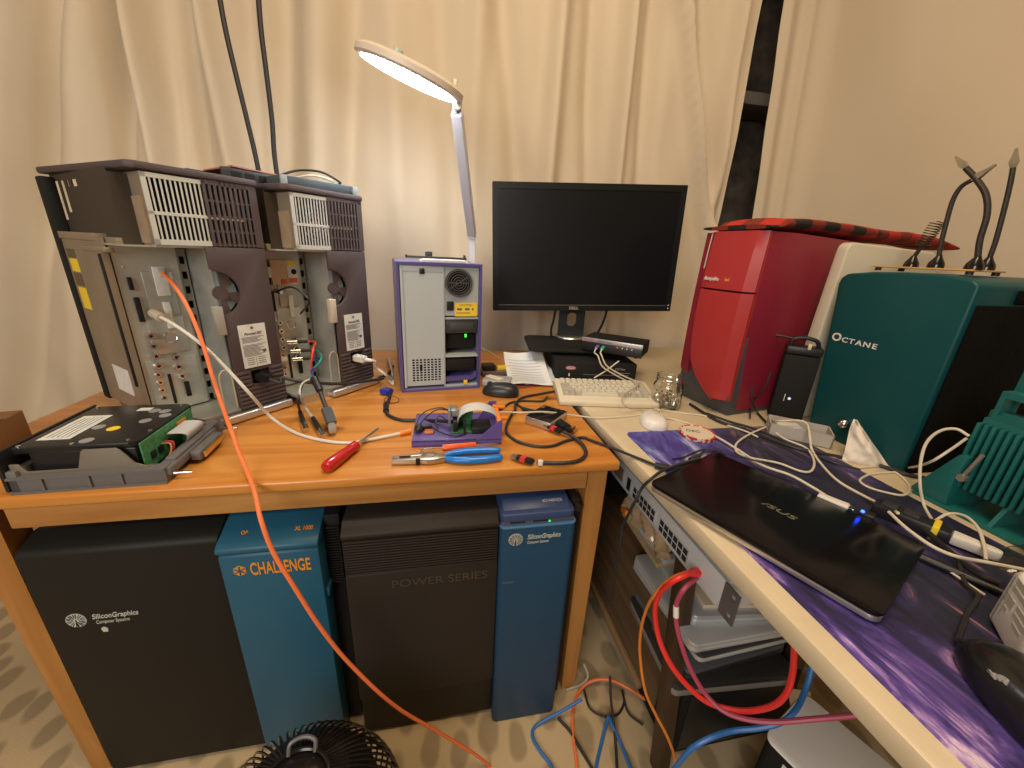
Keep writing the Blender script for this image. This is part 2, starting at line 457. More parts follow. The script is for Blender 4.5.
# ------------------------------------------------------------------ opened brown computers
def recessed_machine(name, loc, label, first):
    t = thing(name, label, 'computer', loc, R(50), 'opened brown computers')
    Wd, D, H = 0.21, 0.345, 0.531
    XL, YR = -0.030, 0.100   # left side and depth of the open connector bay
    xm = 0.100     # the left half has its cover off
    # lid with a chamfered corner
    MB().prism([(0.006, -0.008), (Wd+0.004, -0.008), (Wd+0.004, D+0.006), (XL-0.004, D+0.006), (-0.006, 0.004)], 0.518, H, 'xy', 0.004).build('lid', BROWN, t)
    # chassis: floor sheet, right side, back, inner wall, top box of the supply
    ch = MB()
    ch.b2((XL, 0.0, 0.020), (Wd, D, 0.026))
    ch.b2((xm, 0.012, 0.026), (xm+0.003, D, 0.391))
    ch.b2((XL, D-0.004, 0.026), (Wd-0.004, D, 0.40))
    ch.b2((0.012, 0.0, 0.386), (xm, 0.012, 0.392), 0.001)
    ch.b2((XL, 0.012, 0.386), (Wd-0.004, 0.30, 0.389))
    ch.build('chassis', STEEL, t)
    MB().b2((Wd-0.004, 0.004, 0.02), (Wd, D, 0.518)).build('side_cover', BROWN, t)
    # upper left side: dark sheet with slots that show the cloth behind
    us = [0.05, 0.10, 0.18, 0.20, 0.225, 0.245, 0.255, 0.270, 0.292, 0.304, 0.326, D]
    vs = [0.385, 0.40, 0.43, 0.445, 0.475, 0.492, 0.505, 0.519]
    holes = {(7, 3), (7, 4), (7, 5), (9, 2), (9, 3), (9, 4), (9, 5), (5, 5), (3, 5)}
    holes |= {(10, 1)}
    MB().plate(us, vs, holes, XL+0.012, XL+0.014, 'yz').build('side_frame', mat('dark_steel', (0.075, 0.062, 0.05), 0.6, 0.5), t)
    MB().b2((0.0095, 0.008, 0.393), (0.0118, 0.060, 0.475)).build('supply_label', mat('tan_label', (0.30, 0.22, 0.14), 0.7, var=0.1, vscale=40), t)
    # metal grille of the supply
    g = MB(); gx0, gx1, gz0, gz1 = 0.012, 0.106, 0.391, 0.515
    g.b2((gx0, -0.003, gz0), (gx1, 0.001, gz0+0.010)).b2((gx0, -0.003, gz1-0.008), (gx1, 0.001, gz1)).b2((gx0, -0.003, gz0), (gx0+0.008, 0.001, gz1))
    g.b2((gx0, -0.003, 0.444), (Wd-0.03, 0.001, 0.450))
    for k in range(11):
        x = gx0+0.013+k*0.0078
        g.b2((x-0.0014, -0.002, gz0+0.008), (x+0.0014, 0.000, gz1-0.006))
    MB().b2((gx0, 0.0, gz0), (gx0+0.002, 0.07, gz1)).build('supply_side', TANSTEEL, t)
    g.build('supply_grille', mat('pale_steel', (0.70, 0.73, 0.70), 0.35, 0.4), t)
    MB().b2((XL+0.012, 0.048, 0.386), (0.0125, 0.050, 0.512)).build('front_strip', mat('dark_steel', (0.075, 0.062, 0.05), 0.6, 0.5), t)
    gi = MB()
    gi.b2((gx0+0.004, 0.05, gz0+0.004), (gx1, 0.054, gz1-0.002))
    gi.b2((gx1, 0.03, gz0), (Wd-0.006, 0.034, gz1))
    gi.build('supply_interior', VOID, t)
    sp = MB()
    if first:
        for xx in (0.155, 0.167): MB().b2((xx, 0.014, gz0+0.004), (xx+0.006, 0.02, gz1-0.01)).build('supply_strut', mat('blue_grey_steel', (0.42, 0.47, 0.5), 0.4, 0.6), t)
    else:
        for r in (0.012, 0.022, 0.032):
            sp.tube([(0.085+r*math.cos(a*PI/12), 0.022, 0.447+r*math.sin(a*PI/12)) for a in range(25)], 0.0015, 6, 1, False)
        sp.cyl((0.085, 0.016, 0.447), (0.085, 0.03, 0.447), 0.011)
        sp.b2((0.084, 0.02, 0.415), (0.086, 0.024, 0.479)).b2((0.053, 0.02, 0.446), (0.117, 0.024, 0.448))
        sp.build('fan_guard', CHROME, t)
    # brown grille
    b = MB(); bx0, bx1 = 0.106, Wd
    for k in range(10):
        x = bx0+0.004+k*0.0096
        b.b2((x-0.0024, -0.005, gz0), (x+0.0024, 0.0, gz1+0.004))
    for z in (gz0+0.004, 0.421, 0.450, 0.479, gz1): b.b2((bx0, -0.004, z-0.002), (bx1, 0.0, z+0.002))
    b.b2((bx1-0.011, -0.005, gz0), (bx1, 0.004, gz1+0.004)).b2((bx0, -0.005, gz1-0.006), (bx1, 0.0, gz1+0.004))
    b.build('vent_grille', BROWN, t)
    # brown cover panel with a half round opening, inlet opening and ribbed foot
    cx, cz, rr = xm-0.004, 0.294, 0.047
    arc = [(cx+rr*math.cos(R(a)), cz+rr*math.sin(R(a))) for a in range(-84, 85, 8)]
    p = MB()
    p.prism([(xm, 0.118), (Wd, 0.118), (Wd, 0.389), (xm-0.008, 0.389), (xm-0.008, 0.345), (xm, 0.342)] + arc[::-1], -0.005, 0.004, 'xz', 0.0012)
    ix0, ix1, iz0, iz1 = 0.134, 0.178, 0.078, 0.112
    p.b2((xm, -0.004, 0.02), (ix0, 0.004, 0.118)).b2((ix1, -0.004, 0.02), (Wd, 0.004, 0.118)).b2((ix0, -0.004, 0.02), (ix1, 0.004, iz0)).b2((ix0, -0.004, iz1), (ix1, 0.004, 0.118))
    for k in range(9):
        z = 0.026+k*0.0104
        if iz0-0.004 < z < iz1+0.002:
            p.b2((xm, -0.007, z-0.0035), (ix0-0.002, 0.0, z+0.0035), 0.002).b2((ix1+0.002, -0.007, z-0.0035), (Wd, 0.0, z+0.0035), 0.002)
        else: p.b2((xm, -0.007, z-0.0035), (Wd, 0.0, z+0.0035), 0.002)
    p.build('rear_cover', BROWN, t)
    f = MB(); f.prism([(xm+0.004, cz-0.046)]+[(cx+0.047*math.cos(R(a)), cz+0.047*math.sin(R(a))) for a in range(-78, 79, 8)]+[(xm+0.004, cz+0.046)], 0.012, 0.03, 'xz')
    f.build('fan', mat('pale_blue_fan', (0.30, 0.40, 0.46), 0.45), t)
    f = MB()
    for a in (60, -15, -75):
        f.prism([(cx+0.016, cz), (cx+0.05*math.cos(R(a-16)), cz+0.05*math.sin(R(a-16))), (cx+0.05*math.cos(R(a+16)), cz+0.05*math.sin(R(a+16)))], 0.005, 0.010, 'xz')
    f.cyl((cx+0.012, 0.004, cz), (cx+0.012, 0.012, cz), 0.015)
    f.build('fan_bracket', BROWN, t)
    MB().b2((ix0-0.002, 0.012, iz0-0.002), (ix1+0.002, 0.02, iz1+0.002)).b2((ix0+0.024, 0.002, iz0+0.004), (ix1-0.002, 0.014, iz1-0.002), 0.002).build('power_inlet', BLACK, t)
    lb = MB().b2((0.122, -0.0062, 0.120), (0.182, -0.0052, 0.222)).build('rating_label', LABELW, t)
    lb['label'] = 'white printed rating label'
    ln = MB()
    for k in range(15):
        z = 0.192-k*0.0029-(0.004 if k > 4 else 0)
        ln.b2((.126, -0.0066, z), (.176-0.004*((k*7) % 5), -0.0061, z+0.0011))
    for z in (0.142, 0.137, 0.132, 0.127):
        ln.b2((.130, -0.0066, z), (.146, -0.0061, z+0.0014)).b2((.155, -0.0066, z), (.172, -0.0061, z+0.0014))
    ln.b2((.150, -0.0066, .123), (.1506, -0.0061, .146)).sphere((.152, -0.0062, .2135), (0.0035, 0.0006, 0.0035)).sphere((.172, -0.0062, .156), (0.005, 0.0006, 0.004))
    ln.build('print', INK, lb)
    text('Personal IRIS', 0.0095, INK, lb, (0.152, -0.0066, 0.2005), (R(90), 0, 0), shear=0.3, sx=0.76)
    # connector bay
    y = YR
    cp = MB().b2((-0.026, y, 0.03), (0.080, y+0.003, 0.385)).b2((0.078, y, 0.03), (0.080, y+0.05, 0.385))
    for x, z in ((-0.012, 0.345), (0.070, 0.345), (-0.012, 0.05), (0.07, 0.05), (0.0, 0.14)): cp.sphere((x, y, z), (0.003, 0.002, 0.003), 8)
    cp.b2((0.012, y-0.003, 0.245), (0.062, y, 0.335), 0.001).b2((0.0, y-0.003, 0.16), (0.064, y, 0.238), 0.001).b2((-0.020, y-0.002, 0.036), (0.072, y, 0.15), 0.0008)
    cp.build('connector_panel', STEEL, t)
    MB().plate([0.080, 0.084, 0.093, 0.097], [0.03+k*0.016 for k in range(23)], {(1, k) for k in range(0, 22, 2)}, y+0.004, y+0.006, 'xz').build(
        'slotted_strip', mat('dull_steel', (0.30, 0.30, 0.26), 0.5, 0.7), t)
    MB().b2((0.079, y+0.02, 0.03), (0.10, y+0.022, 0.388)).build('bay_back', VOID, t)
    def part_each(nm, mt, boxes):
        for bx in boxes: MB().b2(*bx, bev=0.0004).build(nm, mt, t)
    def sock(nm, x, z, r, dp):
        q = MB().cyl((x, y-dp, z), (x, y, z), r, r*1.1, 14).cyl((x, y-dp-0.0008, z), (x, y-dp+0.001, z), r*0.45, None, 10, 1)
        q.build(nm, [CHROME, BLACKM], t)
    for z in (0.205, 0.183, 0.161, 0.139): sock('coaxial_socket', -0.002, z, 0.0066, 0.014)
    for z in (0.118, 0.100, 0.082, 0.064): sock('indicator_light', -0.004, z, 0.0056, 0.006)
    for x, z in ((0.034, 0.150), (0.034, 0.128), (0.036, 0.105)): sock('round_socket', x, z, 0.0075, 0.008)
    MB().tube([(0.034+0.012*math.cos(a*PI/8), y-0.003, 0.195+0.012*math.sin(a*PI/8)) for a in range(17)], 0.0014, 6, 1, False).build('knockout_ring', CHROME, t)
    part_each('connector_slot', BLACKM, [((0.012, y-0.005, 0.045), (0.017, y-0.001, 0.115)), ((0.038, y-0.008, 0.055), (0.046, y-0.001, 0.09)), ((-0.010, y-0.006, 0.235), (-0.002, y, 0.285)), ((-0.012, y-0.006, 0.3), (-0.006, y, 0.325))])
    part_each('card_label', LABELW, [((0.030, y-0.006, 0.285), (0.052, y-0.002, 0.345)), ((0.034, y-0.006, 0.215), (0.046, y-0.002, 0.272))])
    if not first:
        part_each('card_label', LABELW, [((-0.012, y-0.012, 0.10), (0.004, y-0.006, 0.112)), ((-0.016, y-0.012, 0.32), (-0.004, y-0.006, 0.345))])
        k = MB().b2((-0.004, y-0.012, 0.302), (0.062, y-0.006, 0.362)).build('drive_label', mat('tan_card', (0.62, 0.5, 0.36), 0.7), t)
        k['label'] = 'tan and white label with red and yellow marks'
        MB().b2((0.036, y-0.0135, 0.302), (0.062, y-0.0118, 0.362)).build('white_patch', LABELW, k)
        for q in (((0.018, y-0.0138, 0.303), (0.032, y-0.0118, 0.315)), ((0.038, y-0.0146, 0.305), (0.060, y-0.0132, 0.317))):
            MB().b2(*q).build('red_patch', mat('red_orange_print', (0.7, 0.12, 0.04), 0.6), k)
        MB().b2((0.038, y-0.0146, 0.349), (0.060, y-0.0132, 0.360)).build('yellow_patch', YELLOW, k)
        MB().cyl((0.053, y-0.0148, 0.333), (0.053, y-0.0132, 0.333), 0.007).build('hole', BLACKM, k)
    # latch block on the panel edge, wire bail, foot rails
    MB().b2((0.082, -0.010, 0.205), (0.099, 0.008, 0.268), 0.002).build('latch_block', STEEL if first else mat('cream_block', (0.55, 0.5, 0.4), 0.5), t)
    MB().tube([(0.070, 0.004, 0.028), (0.070, 0.004, 0.10), (0.074, 0.004, 0.118), (0.083, 0.004, 0.124), (0.092, 0.004, 0.118), (0.096, 0.004, 0.10), (0.096, 0.004, 0.028)], 0.0022, 8).build(
        'wire_bail', mat('cream_wire', (0.55, 0.5, 0.38), 0.4, 0.4), t)
    r = MB().b2((0.052, -0.026, 0.003), (Wd+0.002, -0.013, 0.022), 0.005, 3)
    r.cyl((Wd-0.012, -0.02, 0.006), (Wd-0.012, D-0.1, 0.006), 0.005).cyl((0.06, -0.02, 0.006), (0.06, D-0.1, 0.006), 0.005)
    r.b2((-0.02, 0.002, 0.0), (Wd, 0.010, 0.020)).b2((XL+0.01, D-0.02, 0.0), (Wd, D-0.012, 0.020))
    r.build('foot_rail', mat('bright_rail', (0.62, 0.63, 0.62), 0.3, 0.8), t)
    # left side: tan cover plate with brackets and stickers, dark front edge
    x = XL
    sp = MB().b2((x-0.006, YR, 0.028), (x, D-0.02, 0.400)).b2((x-0.010, YR-0.006, 0.03), (x, YR+0.006, 0.375))
    sp.b2((x-0.009, YR+0.02, 0.392), (x+0.012, D-0.03, 0.406), 0.001).b2((x-0.010, YR-0.02, 0.372), (x+0.006, YR+0.10, 0.382), 0.002)
    sp.b2((x+0.002, YR-0.05, 0.385), (x+0.03, YR+0.02, 0.400), 0.001)
    sp = sp.build('side_plate', TANSTEEL, t)
    for z0, z1 in ((0.325, 0.352), (0.245, 0.292)): MB().b2((x-0.0068, 0.255, z0), (x-0.0058, 0.300, z1)).build('sticker', YELLOW, sp)
    for z0, z1 in ((0.296, 0.322), (0.354, 0.372)): MB().b2((x-0.0068, 0.257, z0), (x-0.0058, 0.301, z1)).build('dark_sticker', mat('brown_sticker', (0.12, 0.085, 0.04), 0.6), sp)
    MB().b2((x-0.0068, 0.15, 0.065), (x-0.0058, 0.235, 0.125)).build('paper_label', LABELW, sp)
    MB().b2((x-0.010, D-0.03, 0.022), (x+0.012, D, 0.512), 0.003).build('front_edge', BLACKM, t)
    MB().b2((x-0.014, YR-0.002, 0.10), (x-0.009, YR+0.004, 0.37), 0.001).build('edge_seal', BLACK, t)
    return t
m1 = recessed_machine('workstation', (-0.527, 0.874, 0.75), 'brown computer with cover off, the left one, nearest the bare disk drive', True)
m2 = recessed_machine('workstation', (-0.335, 1.042, 0.75), 'brown computer with cover off, the right one, beside the purple tower', False)
def W(o, x, y, z):     # a point in a thing's own frame, in room coordinates
    return Matrix.LocRotScale(o.location, o.rotation_euler, None) @ Vector((x, y, z))

# ------------------------------------------------------------------ thin boxes on top of the brown computers
ZT = 0.75+0.531
DK = mat('dark_grey_case', (0.025, 0.026, 0.03), 0.5)
t = thing('switch_box', 'low black open-backed box lying on top of the left brown computer', 'electronics box', (-0.515, 1.125, ZT), R(50))
MB().b2((-0.02, -0.09, 0.0), (0.20, -0.086, 0.026), 0.001).b2((-0.02, -0.09, 0), (0.2, 0.10, 0.003)).b2((-0.02, 0.06, 0.026), (0.2, 0.10, 0.029)).b2((-0.02, 0.098, 0), (0.2, 0.10, 0.028)).build('case', DK, t)
for x in (0.0, 0.03, 0.06): MB().b2((x, -0.0915, 0.006), (x+0.02, -0.0895, 0.020)).build('port', BLACKM, t)
MB().cyl((0.19, -0.08, 0.012), (0.19, -0.10, 0.012), 0.009).build('round_plug', BLACK, t)
cb = MB().prism([(-0.08, -0.1), (0.13, -0.08), (0.15, 0.06), (-0.07, 0.05)], 0, 0.003).build('cardboard_sheet', mat('red_brown_card', (0.42, 0.17, 0.12), 0.8), None, (-0.47, 1.20, ZT+0.0295), (0, 0, R(50)))
tag(cb, 'thin red-brown card lying on the low black box on the left brown computer', 'card')
t = thing('switch_box', 'flat blue-grey metal box with loose leads on the right brown computer', 'electronics box', (-0.318, 1.128, ZT), R(42))
GB = mat('blue_grey_case', (0.085, 0.11, 0.13), 0.45, 0.3)
MB().b2((-0.06, -0.02, 0), (0.135, 0.12, 0.022), 0.002).build('case', GB, t)
MB().b2((0.120, -0.024, 0.0), (0.135, -0.018, 0.022), 0.001).b2((-0.06, -0.024, 0.0), (-0.045, -0.018, 0.022), 0.001).build('end_cap', mat('pale_grey_cap', (0.3, 0.34, 0.37), 0.5), t)
MB().cyl((0.12, -0.022, 0.011), (0.12, -0.018, 0.011), 0.004).build('button', CHROME, t)
cable('lead', [(-0.37, 1.14, ZT+.028), (-0.33, 1.16, ZT+.045), (-0.28, 1.17, ZT+.046), (-0.245, 1.19, ZT+.03), (-0.25, 1.21, ZT+.026)], 0.0028, RUBBER, 'thin black lead looped on the flat blue-grey box')
cable('lead', [(-0.355, 1.17, ZT+.026), (-0.31, 1.18, ZT+.038), (-0.27, 1.20, ZT+.034), (-0.26, 1.215, ZT+.026)], 0.0024, CREAMCABLE, 'thin pale lead coiled on the flat blue-grey box')
def hang(name, pxs, y, label):
    p = [PY(a, b, y) for a, b in pxs]; e = p[-1]+(p[-1]-p[-2])*((2.86-p[-1].z)/max(0.01, p[-1].z-p[-2].z))
    cable(name, [Vector((p[0].x+0.02, y+0.01, 0.757)), Vector((p[0].x+0.01, y, 1.1))]+p+[p[-1].lerp(e, 0.5), e], 0.0075, RUBBER, label, 'cable', 'black cables hanging from above')
hang('hanging_cable', [(258, 168), (247, 120), (236, 75), (226, 32), (218, -12), (211, -60)], 1.55, 'left one of two thick black cables hanging before the cloth')
hang('hanging_cable', [(276, 168), (272, 120), (266, 70), (261, 30), (258, -10), (256, -60)], 1.55, 'right one of two thick black cables hanging before the cloth')

# ------------------------------------------------------------------ purple tower
PURPLE = mat('purple_grey_case', (0.17, 0.16, 0.30), 0.5, bump=0.05, bscale=400)
PURD = mat('purple_trim', (0.085, 0.075, 0.27), 0.5)
LGREY = mat('light_grey_panel', (0.44, 0.51, 0.55), 0.5, 0.1)
t = thing('tower', 'purple desktop tower with its grey open back turned to the front', 'computer', (-0.106, 1.108, 0.75), R(7.5))
Wd, D, H = 0.237, 0.27, 0.371
sh = MB()
sh.b2((0, 0, 0), (0.008, D, H), 0.002).b2((Wd-0.006, 0, 0), (Wd, D, H), 0.002).b2((0.002, 0.001, H-0.010), (Wd-0.002, D, H), 0.002).b2((0.002, 0.001, 0), (Wd-0.002, D, 0.008), 0.002).b2((0.002, D-0.005, 0.002), (Wd-0.002, D, H-0.002))
sh.build('case', PURPLE, t)
tr = MB(); tr.b2((0, -0.003, 0), (0.006, 0.002, H)).b2((Wd-0.006, -0.003, 0), (Wd, 0.002, H)).b2((0.005, -0.003, H-0.006), (Wd-0.005, 0.002, H)).b2((0.005, -0.003, 0), (Wd-0.005, 0.002, 0.006))
tr.build('edge_trim', PURD, t)
pu = [0.014, 0.034]+[0.034+k*0.0108+o for k in range(8) for o in (0.0072, 0.0108)]
pu = sorted(set([round(v, 5) for v in pu])) + [0.127]
pv = [0.016, 0.030]; 
for k in range(9): pv += [0.030+k*0.0078+0.0055, 0.030+k*0.0078+0.0078]
pv = sorted(set([round(v, 5) for v in pv])) + [0.361]
hl = {(i, j) for i in range(1, len(pu)-2, 2) for j in range(1, len(pv)-2, 2)}
dp = MB().plate(pu, pv, hl, 0.006, 0.009, 'xz').b2((0.010, 0.004, 0.346), (0.127, 0.009, 0.361), 0.001).b2((0.010, 0.002, 0.012), (0.017, 0.010, 0.362))
dp = dp.build('door_panel', LGREY, t)
MB().b2((0.062, 0.001, 0.340), (0.076, 0.006, 0.355), 0.002).build('catch', BLACK, dp)
MB().b2((0.055, 0.004, 0.062), (0.063, 0.007, 0.082), 0.001).build('slider', BLACK, dp)
MB().b2((0.010, 0.03, 0.008), (0.128, 0.034, 0.355)).build('interior', VOID, t)
up = MB().b2((0.129, 0.008, 0.225), (Wd-0.008, 0.012, 0.362)).b2((0.127, 0.004, 0.008), (0.130, 0.20, 0.362)).build('supply_panel', mat('mid_grey_panel', (0.37, 0.42, 0.44), 0.5, 0.1), t)
f = MB(); c = (0.170, 0.004, 0.318)
f.lathe([(0.033, 0), (0.039, 0), (0.039, 0.006), (0.033, 0.006), (0.033, 0)], 32, c, 0, Matrix.Rotation(R(90), 4, 'X'))
for r in (0.008, 0.015, 0.022, 0.029): f.tube([(c[0]+r*math.cos(a*PI/14), 0.001, c[2]+r*math.sin(a*PI/14)) for a in range(29)], 0.0013, 6, 1, False)
f.b2((c[0]-0.03, 0.0, c[2]-0.0015), (c[0]+0.03, 0.003, c[2]+0.0015)).box((c[0], 0.0, c[2]), (0.06, 0.003, 0.003), rot=(0, R(-32), 0))
f.build('fan_guard', mat('dark_grey_guard', (0.09, 0.095, 0.10), 0.4, 0.3), t)
MB().cyl((c[0], 0.0065, c[2]), (c[0], 0.0085, c[2]), 0.034).build('fan', VOID, t)
MB().b2((0.136, 0.004, 0.240), (0.156, 0.009, 0.266), 0.001).build('power_socket', BLACK, t)
y = MB().b2((0.160, 0.0062, 0.223), (0.225, 0.0082, 0.262)).build('warning_label', YELLOW, t)
text('CAUTION', 0.0085, INK, y, (0.192, 0.006, 0.2555), (R(90), 0, 0))
MB().b2((0.166, 0.0056, 0.241), (0.180, 0.0063, 0.247)).b2((0.189, 0.0056, 0.241), (0.203, 0.0063, 0.247)).b2((0.21, 0.0056, 0.241), (0.215, 0.0063, 0.247)).b2((0.164, 0.0056, 0.232), (0.205, 0.0063, 0.234)).build('print', INK, y)
MB().b2((0.130, 0.10, 0.010), (Wd-0.008, 0.104, 0.222)).build('bay_back', VOID, t)
MB().b2((0.132, 0.012, 0.172), (Wd-0.009, 0.10, 0.212), 0.002).build('drive', mat('dark_drive', (0.035, 0.038, 0.04), 0.45), t)
MB().b2((0.146, 0.009, 0.182), (0.215, 0.014, 0.204), 0.002).build('drive_bezel', mat('drive_bezel', (0.05, 0.055, 0.058), 0.45), t)
MB().b2((0.132, 0.03, 0.122), (Wd-0.012, 0.10, 0.166), 0.002).build('drive', BLACKM, t)
MB().b2((0.190, 0.009, 0.160), (0.195, 0.013, 0.169)).build('indicator', emis('green_led', (0.05, 1.0, 0.08), 1.6), t)
MB().b2((0.129, 0.008, 0.1), (Wd-0.007, 0.10, 0.106)).b2((0.129, 0.010, 0.214), (Wd-0.007, 0.10, 0.220)).build('shelf', LGREY, t)
d = MB().b2((0.132, 0.012, 0.056), (Wd-0.014, 0.10, 0.094), 0.003).b2((0.15, 0.009, 0.066), (0.21, 0.013, 0.072)).build('drive', BLACKM, t)
MB().prism([(0.131, 0.036), (0.21, 0.038), (Wd-0.010, 0.05), (Wd-0.010, 0.034), (0.21, 0.026), (0.131, 0.024)], 0.006, 0.09, 'xz').build('drive_sled', PURD, t)
MB().b2((0.186, 0.002, 0.012), (0.198, 0.007, 0.026), 0.001).build('yellow_tab', YELLOW, t)
MB().b2((0.129, 0.006, 0.008), (Wd-0.007, 0.05, 0.014)).build('sill', LGREY, t)
q = MB().b2((-0.055, -0.05, 0), (0.075, 0.05, 0.004), 0.001).b2((-0.05, -0.052, 0.004), (0.07, 0.04, 0.007), 0.001).build('card_sheet', PAPER, None, W(t, 0.125, 0.06, H+0.0005), (0, 0, R(3)))
tag(q, 'white card lying flat on top of the purple tower', 'card')
q = thing('bar', 'thin black metal bar lying on the white card on the purple tower', 'bar', W(t, 0.115, 0.05, H+0.0088), R(1))
MB().b2((-0.085, -0.006, 0), (0.085, 0.006, 0.006), 0.001).build('strip', DK, q)
MB().b2((0.076, -0.009, 0), (0.082, 0.009, 0.013), 0.001).b2((-0.086, -0.008, 0.002), (-0.08, 0.008, 0.008), 0.001).build('end_lug', DK, q)
q = thing('latch', 'small black plastic latch behind the black bar on the purple tower', 'latch', W(t, 0.105, 0.15, H+0.0002), R(2))
MB().b2((-0.011, -0.006, 0), (0.011, 0.006, 0.026), 0.003).build('body', BLACK, q)
MB().b2((-0.006, -0.008, 0.016), (0.006, -0.005, 0.022), 0.001).build('button', DK, q)

# ------------------------------------------------------------------ desk lamp
LWH = mat('lamp_white', (0.62, 0.62, 0.66), 0.4)
t = thing('desk_lamp', 'white swing-arm desk lamp with a bright oval head behind the purple tower', 'lamp', (0.135, 1.50, 0.75))
lo = Vector((0.135, 1.50, 0.75))
tp = PY(457, 112, 1.22)-lo
bt = Vector((0.0, 0.0, 0.0))
MB().b2((-0.03, -0.045, 0.0), (0.03, 0.05, 0.012), 0.002).cyl((0, 0, 0.012), (0, 0, 0.09), 0.014).build('base', LWH, t)
a0 = Vector((0.0, 0, 0.085)); knee = PY(472, 236, 1.50)-lo
def bar(p, q, w, h):
    d = q-p; mb = MB(); tt = bmesh.new(); bmesh.ops.create_cube(tt, size=1.0); bmesh.ops.scale(tt, vec=(w, d.length, h), verts=tt.verts)
    bmesh.ops.bevel(tt, geom=tt.edges[:], offset=0.003, segments=2, affect='EDGES')
    mb._merge(tt, 0, Matrix.Translation((p+q)/2) @ d.to_track_quat('Y', 'X').to_matrix().to_4x4()); return mb
bar(a0, knee, 0.022, 0.024).build('lower_arm', LWH, t)
MB().cyl(knee+Vector((0, -0.016, 0)), knee+Vector((0, 0.016, 0)), 0.014).build('joint', mat('lamp_grey', (0.4, 0.4, 0.45), 0.4), t)
bar(knee, tp, 0.028, 0.030).build('upper_arm', LWH, t)
hc = PY(410, 79, 1.18)-lo
hd = bpy.data.objects.new('head', None); 
head_rot = Euler((R(9.5), R(17.5), 0), 'XYZ')
RX, RY = 0.133, 0.112
def oval(rx, ry, z, n=48): return [Vector((rx*math.cos(2*PI*k/n), ry*math.sin(2*PI*k/n), z)) for k in range(n)]
mb = MB(); mb.loft([oval(RX-0.012, RY-0.012, 0.0), oval(RX, RY, 0.004), oval(RX, RY, 0.016), oval(RX-0.012, RY-0.012, 0.024), oval(RX-0.05, RY-0.05, 0.028), oval(0.02, 0.02, 0.029)])
bpy.data.objects.remove(hd)
head = mb.build('lamp_head', mat('lamp_shell', (0.66, 0.60, 0.52), 0.4), t, hc, head_rot)
mb = MB(); n = 48
o1, o2 = oval(RX-0.014, RY-0.014, -0.001), oval(0.012, 0.009, -0.001)
o1b, o2b = oval(RX-0.014, RY-0.014, 0.003), oval(0.012, 0.009, 0.003)
tt = bmesh.new()
r1, r2, r3, r4 = [[tt.verts.new(p) for p in q] for q in (o1, o2, o2b, o1b)]
for A, B in ((r1, r2), (r2, r3), (r3, r4), (r4, r1)):
    for k in range(n): tt.faces.new((A[k], A[(k+1) % n], B[(k+1) % n], B[k]))
bmesh.ops.recalc_face_normals(tt, faces=tt.faces); mb._merge(tt, 0)
mb.build('light_ring', emis('lamp_light', (0.84, 0.91, 1.0), 30.0), head)
MB().loft([oval(0.0125, 0.0095, -0.002), oval(0.0125, 0.0095, 0.002)]).build('centre_cap', mat('lens_cover', (0.55, 0.58, 0.62), 0.15), head)
MB().cyl((-0.03, -0.055, 0.020), (-0.03, -0.055, 0.036), 0.011).build('switch', mat('pale_green_switch', (0.42, 0.55, 0.5), 0.3), head)
jt = tp
MB().cyl(jt+Vector((0, -0.02, 0.012)), jt+Vector((0, 0.02, 0.012)), 0.012).b2(tuple(jt+Vector((-0.012, -0.01, -0.005))), tuple(jt+Vector((0.0, 0.01, 0.07))), 0.002).build('head_joint', mat('brass_grey', (0.45, 0.4, 0.33), 0.4, 0.5), t)

# ------------------------------------------------------------------ monitor and the boxes below it
bx = thing('switch_unit', 'large black switch box with an oval badge, under the monitor foot', 'electronics box', (0.392, 1.182, 0.75), R(-7.4))
MB().b2((0, 0, 0.003), (0.272, 0.40, 0.068), 0.003).build('case', BLACKM, bx)
for x, y in ((0.02, 0.02), (0.25, 0.02), (0.02, 0.38), (0.25, 0.38)): MB().cyl((x, y, 0), (x, y, 0.004), 0.008).build('foot', RUBBER, bx)
MB().sphere((0.046, -0.0005, 0.050), (0.018, 0.002, 0.007), 24).build('badge', mat('pink_badge', (0.45, 0.16, 0.22), 0.5), bx)
text('Avocent', 0.0075, LABELW, bx, (0.046, -0.0026, 0.050), (R(90), 0, 0), sx=1.0)
text('DSView', 0.011, mat('grey_print', (0.3, 0.3, 0.3), 0.6), bx, (0.215, -0.0006, 0.050), (R(90), 0, 0), name='print')
MB().b2((0.09, -0.001, 0.028), (0.245, 0.001, 0.0288)).b2((0.19, -0.001, 0.036), (0.25, 0.001, 0.0372)).build('print_line', MATS['grey_print'], bx)
MB().b2((0.04, -0.001, 0.022), (0.044, 0.001, 0.032)).build('slot', LABELW, bx)

MON = mat('monitor_bezel', (0.009, 0.011, 0.012), 0.38, spec=0.3)
mon = thing('monitor', 'large black flat-screen monitor, switched off, on an oval-holed stand', 'monitor', (0.545, 1.445, 0.829), R(-7.7))
cz = 1.176-0.829; w, h = 0.686, 0.44
hs = MB().box((0, 0, 0), (w, 0.024, h), 0.006, 3)
hs.box((0, 0.028, 0), (w*0.8, 0.036, h*0.75), 0.012, 3)
hous = hs.build('housing', MON, mon, (0, -0.022, cz), (0, R(-2.0), 0))
b = 0.022
bz = MB().plate([-w/2+0.001, -w/2+b, w/2-b, w/2-0.001], [-h/2+0.001, -h/2+b+0.002, h/2-b, h/2-0.001], {(1, 1)}, -0.0155, -0.0115, 'xz').build('bezel', MON, hous)
MB().b2((-w/2+b-0.001, -0.0132, -h/2+b), (w/2-b+0.001, -0.0118, h/2-b+0.001)).build('screen', mat('screen_glass', (0.005, 0.007, 0.009), 0.34, spec=0.32), hous)
